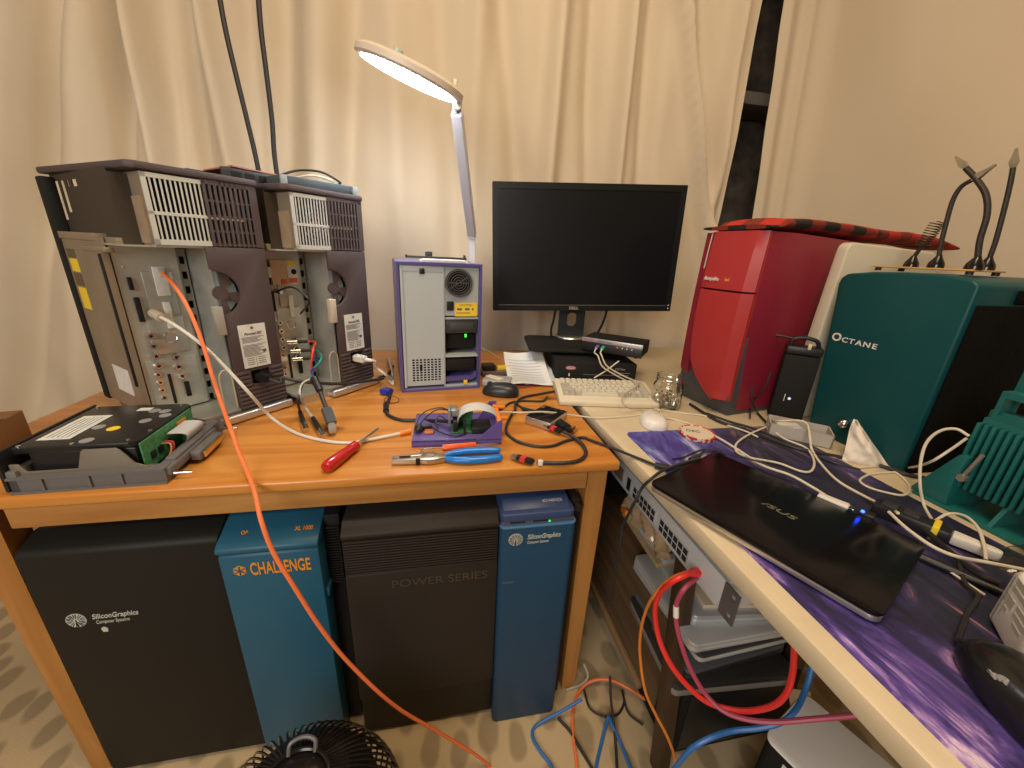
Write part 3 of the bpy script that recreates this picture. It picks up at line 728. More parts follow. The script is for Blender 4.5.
MB().b2((-w/2+b, -0.0158, -h/2+b-0.001), (w/2-b, -0.0125, -h/2+b+0.002)).build('lower_lip', mat('lip_grey', (0.10, 0.09, 0.075), 0.4), hous)
text('DELL', 0.014, mat('silver_print', (0.5, 0.5, 0.5), 0.3, 0.6), hous, (-0.035, -0.016, -h/2+0.011), (R(90), 0, 0), sx=1.15, bold=0.0006)
for z in (-h/2+0.012, -h/2+0.024): MB().cyl((w/2-0.012, -0.0168, z), (w/2-0.012, -0.015, z), 0.0025).build('button', LABELW, hous)
nk = MB(); nw, nz0, nz1 = 0.052, 0.012, cz-0.05
nk.plate([-nw, -0.020, 0.020, nw], [nz0, 0.050, 0.108, nz1], {(1, 1)}, 0.045, 0.065, 'xz')
mb_n = nk
for z, s in ((0.050, 1), (0.108, -1)):
    mb_n.prism([(-0.0205, z), (-0.0205, z+s*0.014), (-0.015, z+s*0.006), (-0.007, z+s*0.001), (0.007, z+s*0.001), (0.015, z+s*0.006), (0.0205, z+s*0.014), (0.0205, z)], 0.045, 0.065, 'xz')
mb_n.b2((-0.04, 0.01, cz-0.12), (0.04, 0.05, cz-0.02), 0.004)
mb_n.build('stand_neck', mat('stand_grey', (0.035, 0.045, 0.05), 0.4, 0.2), mon, (-0.012, 0, 0))
MB().cyl((-0.012, 0.052, 0.008), (-0.012, 0.052, 0.014), 0.062, 0.058, 40).build('stand_ring', mat('silver_ring', (0.5, 0.47, 0.42), 0.3, 0.8), mon)
MB().prism(rrect(0.37, 0.25, 0.03, 5, -0.02, -0.07), 0.0, 0.009, 'xy', 0.003).build('stand_base', BLACKM, mon)

cable('monitor_cable', [PY(557, 300, 1.475), PY(554, 318, 1.49), PY(551, 332, 1.50), PY(554, 348, 1.51), PY(556, 352, 1.51)], 0.005, RUBBER, 'black cable hanging behind the monitor left of its stand')
cable('monitor_cable', [PY(609, 302, 1.46), PY(604, 320, 1.48), PY(597, 334, 1.50), PY(590, 343, 1.52)], 0.005, RUBBER, 'black cable slanting behind the monitor right of its stand')
kv = thing('switch_unit', 'small black switch with silver top edge, resting crooked on the box', 'electronics box', (0.503, 1.262, 0.841), R(-40))
MB().b2((0, 0.0, 0.003), (0.205, 0.125, 0.046), 0.002).build('case', BLACKM, kv)
for x, y in ((0.02, 0.015), (0.185, 0.015), (0.02, 0.11), (0.185, 0.11)): MB().cyl((x, y, -0.0025), (x, y, 0.004), 0.006).build('foot', RUBBER, kv)
fr = MB().b2((-0.002, -0.004, 0.034), (0.207, 0.001, 0.048), 0.001).build('front_strip', mat('silver_strip', (0.5, 0.5, 0.53), 0.35, 0.6), kv)
MB().b2((-0.002, -0.003, 0.003), (0.207, 0.001, 0.034), 0.001).build('front_panel', BLACK, kv)
for k in range(4): MB().cyl((0.125+k*0.016, -0.0035, 0.028), (0.125+k*0.016, -0.002, 0.028), 0.0022).build('indicator', emis('red_led', (1, 0.1, 0.03), 0.6) if k == 0 else LABELW, kv)
MB().b2((0.006, -0.0046, 0.038), (0.04, -0.0038, 0.044)).build('badge', mat('pink_badge', (0.45, 0.16, 0.22), 0.5), kv)
text('SwitchView', 0.009, INK, kv, (0.08, -0.0046, 0.041), (R(90), 0, 0), sx=1.1)
# purple and green plugs and their pale leads
for nm, x, colr, lab, far in (('keyboard_lead', 0.058, (0.22, 0.12, 0.55), 'pale lead with a purple plug in the small switch', (600, 366)), ('mouse_lead', 0.078, (0.03, 0.45, 0.25), 'pale lead with a green plug in the small switch', (606, 367))):
    a = W(kv, x, -0.004, 0.022); b_ = W(kv, x, -0.022, 0.020)
    pts = [b_, W(kv, x, -0.036, 0.006)] + [PY(u_, v_, y_) for u_, v_, y_ in (((598, 356, 1.150), (602, 366, 1.135), (612, 373, 1.128), (625, 380, 1.118), (640, 386, 1.105)) if nm == 'keyboard_lead' else ((601, 354, 1.148), (606, 365, 1.130), (616, 372, 1.124), (628, 378, 1.116), (636, 381, 1.112)))]
    o = cable(nm, pts, 0.0024, CREAMCABLE, lab)
    plug(o, a, b_, 0.0058, mat('plug_'+nm, colr, 0.4))
cable('lead', [PY(619, 361, 1.140), PY(611, 367, 1.138), PY(604, 372, 1.136), PY(594, 378, 1.134)], 0.0024, CREAMCABLE, 'short pale lead crossing the front of the large black switch box')

# ------------------------------------------------------------------ keyboard
KEY = mat('key_cream', (0.62, 0.58, 0.47), 0.5)
KEYG = mat('key_grey', (0.44, 0.41, 0.33), 0.5)
kb = thing('keyboard', 'small cream keyboard lying across the gap between both tables', 'keyboard', (0.495, 1.024, 0.7505), R(-9.5))
kw, kd = 0.292, 0.154
MB().prism([(-kd/2, 0.0), (kd/2, 0.0), (kd/2, 0.032), (kd/2-0.012, 0.034), (-kd/2+0.004, 0.017), (-kd/2, 0.013)], -kw/2, kw/2, 'yz', 0.003).build('case', CREAM, kb)
slope = math.atan2(0.017, kd-0.016)
kmesh = {}
def key(x, y, wd, g):
    kk = (round(wd, 4), g)
    z = 0.0195+(y+kd/2)*math.tan(slope)
    if kk not in kmesh:
        dd = 0.0155
        mb = MB().loft([[(sx*(wd/2-i), sy*(dd/2-i), zz) for sx, sy in ((-1, -1), (1, -1), (1, 1), (-1, 1))] for i, zz in ((0.0, -0.004), (0.0006, 0.001), (0.0022, 0.005))])
        o = mb.build('key', KEYG if g else KEY, kb); kmesh[kk] = o.data
    else:
        o = bpy.data.objects.new('key', kmesh[kk]); COL.objects.link(o); o.parent = kb
    o.location = (x, y, z); o.rotation_euler = (slope, 0, 0)
pitch = 0.0178
for r in range(6):
    y = 0.051-r*0.0178
    if r == 5:
        x = -kw/2+0.014
        for wd, g in ((1, 1), (1, 1), (1, 1), (6.2, 0), (1, 1), (1, 1), (1, 1), (1, 1), (1, 1)):
            key(x+wd*pitch/2, y, wd*pitch-0.0012, g); x += wd*pitch
        continue
    wl = [1.0, 1.0, 1.45, 1.7, 2.2][r]
    x = -kw/2+0.014; rem = kw-0.028
    ws = [wl]
    while sum(ws)+1 <= rem/pitch-0.3: ws.append(1)
    ws[-1] += rem/pitch-sum(ws)
    for i, wd in enumerate(ws):
        key(x+wd*pitch/2, y, wd*pitch-0.0012, 1 if (i == 0 and r > 1) or (i == len(ws)-1) else 0); x += wd*pitch
cable('lead', [P(640, 383, 0.795), P(633, 389, 0.792), P(625, 394, 0.79), P(622, 399, 0.785), P(624, 405, 0.776), P(629, 408, 0.766), P(636, 409, 0.756), P(650, 411, 0.754)], 0.002, mat('grey_cream_cable', (0.42, 0.37, 0.29), 0.5), 'thin grey-cream lead lying over the right end of the cream keyboard')

# ------------------------------------------------------------------ glass jar with its bits
t = thing('jar', 'glass preserving jar half full of small metal parts beside the keyboard', 'jar', (0.655, 0.948, 0.7503))
GL = glass('jar_glass', (0.93, 0.95, 0.93))
prof = [(0, 0.0), (0.036, 0.0), (0.041, 0.004), (0.042, 0.014), (0.042, 0.058), (0.040, 0.068), (0.035, 0.076), (0.034, 0.080), (0.0365, 0.081), (0.0365, 0.084), (0.0345, 0.085), (0.036, 0.089), (0.036, 0.096), (0.034, 0.0965), (0.0325, 0.096), (0.0325, 0.082), (0.036, 0.070), (0.0385, 0.060), (0.039, 0.014), (0.037, 0.006), (0, 0.005)]
MB().lathe(prof, 40).build('glass', GL, t)
mb = MB()
for k in range(150):
    a, rr, zz = random.random()*2*PI, 0.034*math.sqrt(random.random()), 0.009+random.random()*0.034
    p = Vector((rr*math.cos(a), rr*math.sin(a), zz)); d = Vector((random.uniform(-1, 1), random.uniform(-1, 1), random.uniform(-.6, .6))).normalized()*0.004
    mb.cyl(p-d, p+d, 0.0017, None, 6)
o = mb.build('metal_parts', CHROME); o.location = (0.655, 0.948, 0.7503)
tag(o, 'loose small screws and metal bits inside the glass jar', 'screws', None, 'stuff')

# ------------------------------------------------------------------ mice
def mouse(name, loc, rz, L_, W_, H_, material, label, buttons=True):
    t = thing(name, label, 'mouse', loc, rz)
    def fn(u, v):
        a = u*2*PI; x = math.cos(a); y = math.sin(a)
        e = 0.8
        x = math.copysign(abs(x)**e, x); y = math.copysign(abs(y)**e, y)
        k = v
        prof = math.sqrt(max(0, 1-k**2.4))
        taper = 1-0.10*y
        z = H_*(0.16+0.84*k)*(1-0.22*max(0, y)*1.0) if True else 0
        return Vector((x*W_/2*taper*(0.35*0+prof**0.75 if k < 1 else 0), y*L_/2*(prof**0.75 if k < 1 else 0), H_*0.12+H_*0.88*k*(1-0.14*y*prof)))
    mb = MB(); mb.grid(fn, 48, 14)
    rg = [Vector((fn(k/48, 0).x, fn(k/48, 0).y, fn(0, 0).z)) for k in range(48)]
    mb.loft([[Vector((p.x*0.93, p.y*0.93, 0.0)) for p in rg], [Vector((p.x*0.99, p.y*0.99, H_*0.05)) for p in rg], rg])
    mb.build('body', material, t, angle=60)
    return t
ms = mouse('mouse', (0.185, 1.075, 0.7503), R(72), 0.112, 0.062, 0.036, mat('mouse_black', (0.02, 0.021, 0.023), 0.35), 'black mouse on the wooden desk at the foot of the purple tower')
MB().cyl((-0.003, 0.034, 0.030), (0.003, 0.034, 0.030), 0.008).build('scroll_wheel', RUBBER, ms)
ms = mouse('mouse', (0.55, 0.832, 0.7503), R(-20), 0.100, 0.066, 0.029, mat('mouse_white', (0.74, 0.72, 0.68), 0.3), 'white mouse on the cream table in front of the keyboard')
MB().tube([(0.0, 0.045, 0.012), (-0.004, 0.056, 0.016), (-0.012, 0.068, 0.004), (-0.014, 0.078, 0.003)], 0.002, 8).build('lead', CREAMCABLE, ms)
MB().tube([(0.012, 0.045, 0.012), (0.026, 0.062, 0.016), (0.03, 0.08, 0.003)], 0.002, 8).build('lead', CREAMCABLE, ms)
ms = mouse('mouse', (0.563, 0.150, 0.7545), R(-21), 0.132, 0.076, 0.046, mat('mouse_gloss', (0.010, 0.010, 0.011), 0.24), 'glossy black mouse on the galaxy mat at the lower right corner')
text('hp', 0.012, mat('silver_print', (0.5, 0.5, 0.5), 0.3, 0.6), ms, (0.0, 0.0, 0.0), (0, 0, 0), ext=0.0012, bold=0.0004)
hp = ms.children[-1]
hp.location = Matrix.LocRotScale(ms.location, ms.rotation_euler, None).inverted() @ P(999, 677, 0.8015); hp.rotation_euler = (R(-4), R(4), R(-8))

# ------------------------------------------------------------------ red tower
REDC = mat('red_bezel', (0.40, 0.028, 0.030), 0.42, bump=0.03, bscale=300)
CRIM = mat('crimson_case', (0.24, 0.012, 0.032), 0.45, bump=0.03, bscale=300)
PLIN = mat('plinth_grey', (0.06, 0.06, 0.065), 0.5)
t = thing('tower', 'big red computer tower with a crimson side and a plaid blanket on top', 'computer', (0.797, 0.862, 0.75), R(11))
rw, rd, rh = 0.186, 0.47, 0.486
MB().prism([(0.03, 0.012), (rd, 0.012), (rd, rh-0.02), (rd-0.03, rh-0.012), (0.10, rh), (0.0, rh), (0.0, 0.30)], 0.0, rw, 'xz', 0.004).build('case', CRIM, t)
MB().prism([(0.0, 0.0), (rd, 0.0), (rd, 0.0125), (0.031, 0.0125), (0.020, 0.26), (0.012, 0.26), (-0.012, 0.06), (-0.014, 0.05)], 0.002, rw-0.002, 'xz', 0.002).build('plinth', PLIN, t)
# front bezel: sides lean in towards the foot, lower corners rounded
def red_sec(z):   # forward bulge of the bezel at a height
    return -0.020-0.016*math.sin(PI*min(1, max(0, (z+0.02)/0.50)))
def bez(zs, ylo, yhi, name, material, parent):
    rings = []
    for z in zs:
        y0, y1 = ylo(z), yhi(z); xf = red_sec(z)
        ring = [(0.0, y0, z), (xf*0.35, y0, z), (xf, y0+0.020, z), (xf-0.006, (y0+y1)/2, z), (xf, y1-0.010, z), (xf+0.008, y1, z), (0.0, y1, z)]
        rings.append([Vector(p) for p in ring])
    return MB().loft(rings).build(name, material, parent, angle=28)
def ylo(z): return 0.0 + (0.06-z)*0.9 if z < 0.045 else 0.001
def yhi(z):
    if z > 0.36: return 0.160
    b = 0.160-0.02*((0.36-z)/0.3)**2
    if z < 0.17: b -= 0.075*((0.17-z)/0.13)**2.4
    return b
zs = [0.040, 0.046, 0.055, 0.068, 0.085, 0.105, 0.13, 0.17, 0.22, 0.28, 0.335]
bez(zs, ylo, yhi, 'front_door', REDC, t)
bez([0.340, 0.38, 0.43, 0.47, 0.482, 0.486], lambda z: 0.001, lambda z: 0.160, 'front_cap', REDC, t)
fz = [(z, 0.152, 0.186) for z in (0.02, 0.10, 0.2, 0.3, 0.4, 0.47, 0.484)]
MB().loft([[Vector((0.03, a, z)), Vector((red_sec(z)*0.6+0.03*(z < 0.05), a, z)), Vector((red_sec(z)*0.45+0.03*(z < 0.05), b_, z)), Vector((0.04, b_, z))] for z, a, b_ in fz]).build('side_fin', CRIM, t)
MB().tube([(red_sec(0.486)+0.006, 0.163, 0.484), (red_sec(0.44)+0.006, 0.163, 0.44), (red_sec(0.38)+0.008, 0.163, 0.39)], 0.0016, 6).build('pale_seam', mat('pale_seam', (0.6, 0.5, 0.45), 0.4), t)
text('silicongraphics', 0.0135, mat('white_print', (0.72, 0.70, 0.66), 0.5), t, (red_sec(0.365)-0.0055, 0.118, 0.365), (R(90), 0, R(-90)), sx=0.62, ext=0.001)
text('fuel', 0.0135, mat('orange_print', (0.8, 0.32, 0.08), 0.5), t, (red_sec(0.365)-0.0055, 0.068, 0.365), (R(90), 0, R(-90)), sx=0.7, ext=0.001)

# ------------------------------------------------------------------ plaid blanket folded on the red tower
def plaid():
    mm = bpy.data.materials.new('plaid_wool'); mm.use_nodes = True; nt = mm.node_tree; L = nt.links; b = nt.nodes['Principled BSDF']
    tc = nt.nodes.new('ShaderNodeTexCoord')
    out = []
    for ax in (0, 1):
        mp = nt.nodes.new('ShaderNodeMapping'); sc = [0, 0, 0]; sc[ax] = 1; mp.inputs['Scale'].default_value = sc
        L.new(tc.outputs['Object'], mp.inputs['Vector'])
        w_ = nt.nodes.new('ShaderNodeTexWave'); w_.inputs['Scale'].default_value = 2.6 if ax == 0 else 3.0
        w_.bands_direction = 'X' if ax == 0 else 'Y'; w_.inputs['Distortion'].default_value = 0.4; w_.inputs['Phase Offset'].default_value = 1.2
        L.new(mp.outputs['Vector'], w_.inputs['Vector'])
        r = nt.nodes.new('ShaderNodeValToRGB'); r.color_ramp.elements[0].position = 0.45; r.color_ramp.elements[1].position = 0.55
        L.new(w_.outputs['Fac'], r.inputs['Fac']); out.append(r.outputs['Color'])
    mx = nt.nodes.new('ShaderNodeMixRGB'); mx.blend_type = 'MIX'; mx.inputs['Fac'].default_value = 0.5
    L.new(out[0], mx.inputs['Color1']); L.new(out[1], mx.inputs['Color2'])
    r = nt.nodes.new('ShaderNodeValToRGB'); e = r.color_ramp.elements
    e[0].color = (0.012, 0.010, 0.008, 1); e[0].position = 0.2; e[1].color = (0.48, 0.025, 0.012, 1); e[1].position = 0.8
    m_ = e.new(0.5); m_.color = (0.20, 0.02, 0.012, 1)
    L.new(mx.outputs['Color'], r.inputs['Fac']); L.new(r.outputs['Color'], b.inputs['Base Color'])
    b.inputs['Roughness'].default_value = 0.95
    n = nt.nodes.new('ShaderNodeTexNoise'); n.inputs['Scale'].default_value = 300
    L.new(tc.outputs['Object'], n.inputs['Vector'])
    bp = nt.nodes.new('ShaderNodeBump'); bp.inputs['Strength'].default_value = 0.6; bp.inputs['Distance'].default_value = 0.004
    L.new(n.outputs['Fac'], bp.inputs['Height']); L.new(bp.outputs['Normal'], b.inputs['Normal'])
    return mm
def plaid_ring(u):
    x = -0.02+0.95*u
    half = 0.100*(1-0.25*u)
    th = 0.029*math.sin(PI*min(1, 0.12+0.86*u))**0.6 + 0.008
    base = rh+0.002 - max(0, u-0.66)**1.5*0.05 + 0.004*math.sin(9*u)
    if u < 0.06: th *= 0.45
    pts = []
    for k in range(20):
        a = 2*PI*k/20
        yy = 0.093+half*math.copysign(abs(math.cos(a))**0.6, math.cos(a))
        zz = base+th/2+th/2*math.copysign(abs(math.sin(a))**0.7, math.sin(a))
        p = Vector((x, yy, zz)); q = noise.noise(p*14)*0.004
        pts.append(p+Vector((0, q, abs(q))))
    return pts
pb = MB().loft([plaid_ring(k/44) for k in range(45)]).build('blanket', plaid(), None, t.location+Vector((0, 0, 0)), (0, 0, R(11)), angle=70)
tag(pb, 'red and black plaid blanket folded flat on top of the red tower', 'blanket')

# ------------------------------------------------------------------ cream slab between the red and the green machines
sl = thing('panel', 'pale cream case panel standing upright between the red tower and the green computer', 'panel', (0.984, 0.835, 0.75))
sh_ = [(0.0, 0.0), (0.30, 0.0), (0.32, 0.44), (0.285, 0.458)] + [(0.012+0.018-0.018*math.cos(R(a)), 0.452+0.018*math.sin(R(a))) for a in (80, 60, 40, 20, 0)]
MB().prism(sh_, 0.0, 0.030, 'xz', 0.005, 0, 3).build('shell', mat('pale_cream', (0.60, 0.56, 0.45), 0.45), sl)
MB().prism([(0.002, 0.004), (0.29, 0.004), (0.30, 0.43), (0.02, 0.45)], 0.030, 0.036, 'xz', 0.002).build('inner_sheet', CREAM, sl)

# ------------------------------------------------------------------ green computer
TEAL = mat('dark_teal', (0.003, 0.060, 0.068), 0.40, spec=0.3, bump=0.03, bscale=300)
oc = thing('computer', 'dark green computer with curved top carrying the clip stand', 'computer', (0.972, 0.552, 0.75))
prof = [(0.0, 0.0), (0.222, 0.0), (0.234, 0.12), (0.256, 0.33), (0.262, 0.372), (0.258, 0.388), (0.246, 0.397), (0.19, 0.404), (0.12, 0.407), (0.05, 0.405), (0.012, 0.399), (0.0, 0.39)]
MB().prism(prof, 0.0, 0.40, 'yz', 0.006, 0, 3).build('case', TEAL, oc)
foam = mat('black_foam', (0.006, 0.006, 0.0055), 0.95, bump=1.0, bscale=160, spec=0.08)
MB().b2((0.012, -0.010, 0.0), (0.40, 0.002, 0.355), 0.003).build('side_panel', foam, oc)
for x in (0.10, 0.19, 0.28): MB().b2((x, -0.008, 0.358), (x+0.055, 0.002, 0.384), 0.004).build('vent', foam, oc)
MB().sphere((-0.006, 0.135, 0.052), (0.012, 0.012, 0.012), 20).build('knob', CHROME, oc)
text('O', 0.026, mat('white_print', (0.72, 0.70, 0.66), 0.5), oc, (-0.0008, 0.222, 0.246), (R(90), 0, R(-90)), sx=1.1, bold=0.0006)
for ch, yy in zip('CTANE', (0.2005, 0.1845, 0.1675, 0.1495, 0.1325)):
    text(ch, 0.0165, MATS['white_print'], oc, (-0.0008, yy, 0.2435), (R(90), 0, R(-90)), sx=1.3, bold=0.0003)

# ------------------------------------------------------------------ clip stand on the green computer
ZP = 0.75+0.4085
th = thing('clip_stand', 'soldering clip stand with bendy arms on the green computer', 'clip stand', (1.08, 0.70, ZP))
def T3(px, py, x): return PX(px, py, x)-th.location
MB().b2((-0.045, -0.092, 0.006), (0.045, 0.098, 0.0095), 0.001).build('base_plate', mat('yellow_wood', (0.62, 0.36, 0.08), 0.5), th)
for x, y in ((-0.035, 0.088), (-0.035, -0.083), (0.035, 0.088), (0.035, -0.083)): MB().cyl((x, y, -0.001), (x, y, 0.006), 0.006).build('foot', RUBBER, th)
GLB = mat('gloss_black', (0.012, 0.010, 0.010), 0.15)
def dome(p): MB().lathe([(0, 0.0), (0.014, 0.0), (0.014, 0.005), (0.0125, 0.011), (0.006, 0.022), (0.0045, 0.026), (0, 0.026)], 24, p).build('arm_socket', GLB, th)
ROPE = mat('braided_arm', (0.018, 0.014, 0.012), 0.5, bump=0.6, bscale=500)
d1, d2, d3, d4 = [Vector((x, T3(px_, 262, x+1.08).y, 0.0095)) for px_, x in ((912, 0.02), (937, -0.03), (976, -0.03), (988, 0.025))]
for d in (d1, d2, d3, d4): dome(d)
def arm(d, pxs, x, r=0.0042):
    pts = [d+Vector((0, 0, 0.022))] + [T3(a, b_, x+1.08) for a, b_ in pxs]
    return MB().tube(pts, r, 10).build('arm', ROPE, th), pts[-1], (pts[-1]-pts[-2]).normalized()
def clip(parent, p, d, L_=0.036):
    n_ = d.cross(Vector((1, 0, 0))).normalized()
    mb = MB()
    mb.loft([[p+d*q+n_*w_*s1+Vector((1, 0, 0))*v_*s2 for s1, s2 in ((-1, -1), (1, -1), (1, 1), (-1, 1))] for q, w_, v_ in ((0, .003, .003), (L_*0.3, .0058, .004), (L_*0.6, .0035, .003), (L_, .0015, .0015))])
    mb.cyl(p-d*0.004, p+d*0.008, 0.0035)
    mb.build('clip', mat('clip_steel', (0.45, 0.42, 0.36), 0.3, 0.9), parent)
a_, e_, dd = arm(d2, [(941, 244), (947, 220), (953, 200), (961, 187), (972, 180)], -0.03); clip(a_, e_, dd)
a_, e_, dd = arm(d3, [(980, 240), (987, 215), (986, 195), (977, 180), (966, 168)], -0.03, 0.0050); clip(a_, e_, dd)
a_, e_, dd = arm(d4, [(996, 240), (1004, 210), (1010, 185), (1013, 168)], 0.025); clip(a_, e_, dd)
p0, p1 = d1+Vector((0, 0, 0.02)), T3(938, 222, 1.10)
MB().tube([p0, p0*0.8+p1*0.2, p0*0.6+p1*0.4], 0.0042, 8).build('arm', ROPE, th)
ax = (p1-p0); q0 = p0+ax*0.35; n1 = ax.normalized().orthogonal().normalized(); n2 = ax.normalized().cross(n1)
MB().tube([q0+(p1-q0)*(k/110)+n1*0.0125*math.cos(k*2*PI/11)+n2*0.0125*math.sin(k*2*PI/11) for k in range(111)], 0.0011, 5, 1, False).build('spring', mat('dark_wire', (0.06, 0.05, 0.04), 0.4, 0.8), th)

# ------------------------------------------------------------------ ribbed green device at the right edge
TEAL2 = mat('mid_teal', (0.006, 0.115, 0.108), 0.5, bump=0.04, bscale=300)
rb = thing('heat_sink', 'ribbed teal block held up on a teal foot at the right edge', 'device', (0.93, 0.34, 0.75))
MB().b2((0.004, -0.17, 0.046), (0.075, 0.112, 0.176), 0.002).build('body', TEAL2, rb)
for k in range(28):
    y = 0.1085-k*0.0098
    MB().b2((-0.009, y-0.0025, 0.044), (0.006, y+0.0025, 0.166), 0.0008).build('rib', TEAL2, rb)
# looped flange on top
lp = MB().plate([-0.17, 0.004, 0.016, 0.050, 0.062, 0.098, 0.105], [0.174, 0.185, 0.215, 0.226], {(2, 1), (4, 1), (0, 1)}, 0.004, 0.030, 'yz')
lp.b2((0.010, -0.17, 0.174), (0.03, 0.112, 0.19), 0.002)
lp.build('handle', TEAL2, rb)
MB().b2((0.03, 0.094, 0.17), (0.036, 0.106, 0.48), 0.001).build('back_rail', TEAL2, rb)
MB().b2((-0.025, -0.20, 0.0), (0.16, 0.145, 0.006), 0.002).build('foot_plate', TEAL2, rb)
MB().prism([(0.150, 0.005), (0.152, 0.010), (0.108, 0.105), (0.096, 0.105), (0.10, 0.05), (0.096, 0.005)], -0.020, 0.10, 'yz', 0.001).build('foot_wedge', TEAL2, rb)
MB().prism([(-0.018, 0.006), (0.12, 0.006), (0.12, 0.05), (0.006, 0.05)], 0.034, 0.040, 'xz').build('gusset', TEAL2, rb)
b0, b1 = Vector((-0.016, 0.094, 0.066)), Vector((-0.018, 0.082, 0.118))
o = MB().cyl(b0, b1, 0.0032, None, 10).cyl(b0-Vector((0.004, 0, 0)), b0+Vector((0.006, 0, 0)), 0.0075, None, 6).build('bolt', mat('bolt_zinc', (0.55, 0.5, 0.44), 0.35, 0.8), rb)
o['label'] = 'pale zinc bolt and stud'

# ------------------------------------------------------------------ black upright box and its lead
bb = thing('charger', 'tall narrow black box standing between the red tower and the green computer', 'electronics box', (0.914, 0.846, 0.75), R(-40))
MB().b2((0, 0, 0), (0.078, 0.045, 0.185), 0.004).build('body', BLACKM, bb)
MB().b2((-0.001, -0.001, 0.187), (0.079, 0.046, 0.208), 0.004).build('cap', BLACK, bb)
MB().tube([(0.008, 0.02, 0.205), (0.012, 0.02, 0.224), (0.035, 0.02, 0.230), (0.062, 0.02, 0.224), (0.070, 0.02, 0.205)], 0.005, 8).build('handle', BLACK, bb)
MB().b2((0.043, -0.002, 0.203), (0.051, 0.006, 0.218), 0.002).build('pale_tab', CREAM, bb)
MB().cyl((0.036, -0.0012, 0.065), (0.036, 0.001, 0.065), 0.0035).build('indicator', emis('violet_led', (0.6, 0.6, 1.0), 0.8), bb)
MB().b2((0.024, -0.001, 0.056), (0.0255, 0.001, 0.076)).build('mark', LABELW, bb)
cable('lead', [W(bb, 0.02, 0.02, 0.224), PX(772, 336, 0.90), PX(759, 352, 0.88), PX(753, 378, 0.87), PX(752, 400, 0.87), P(757, 412, 0.757), P(766, 422, 0.756)], 0.0028, RUBBER, 'thin black lead arching from the tall narrow black box')
cable('lead', [PX(771, 372, 0.88), PX(766, 385, 0.87), PX(758, 396, 0.87), P(751, 404, 0.77), P(750, 418, 0.756)], 0.002, RUBBER, 'short black lead hanging before the side of the red tower')

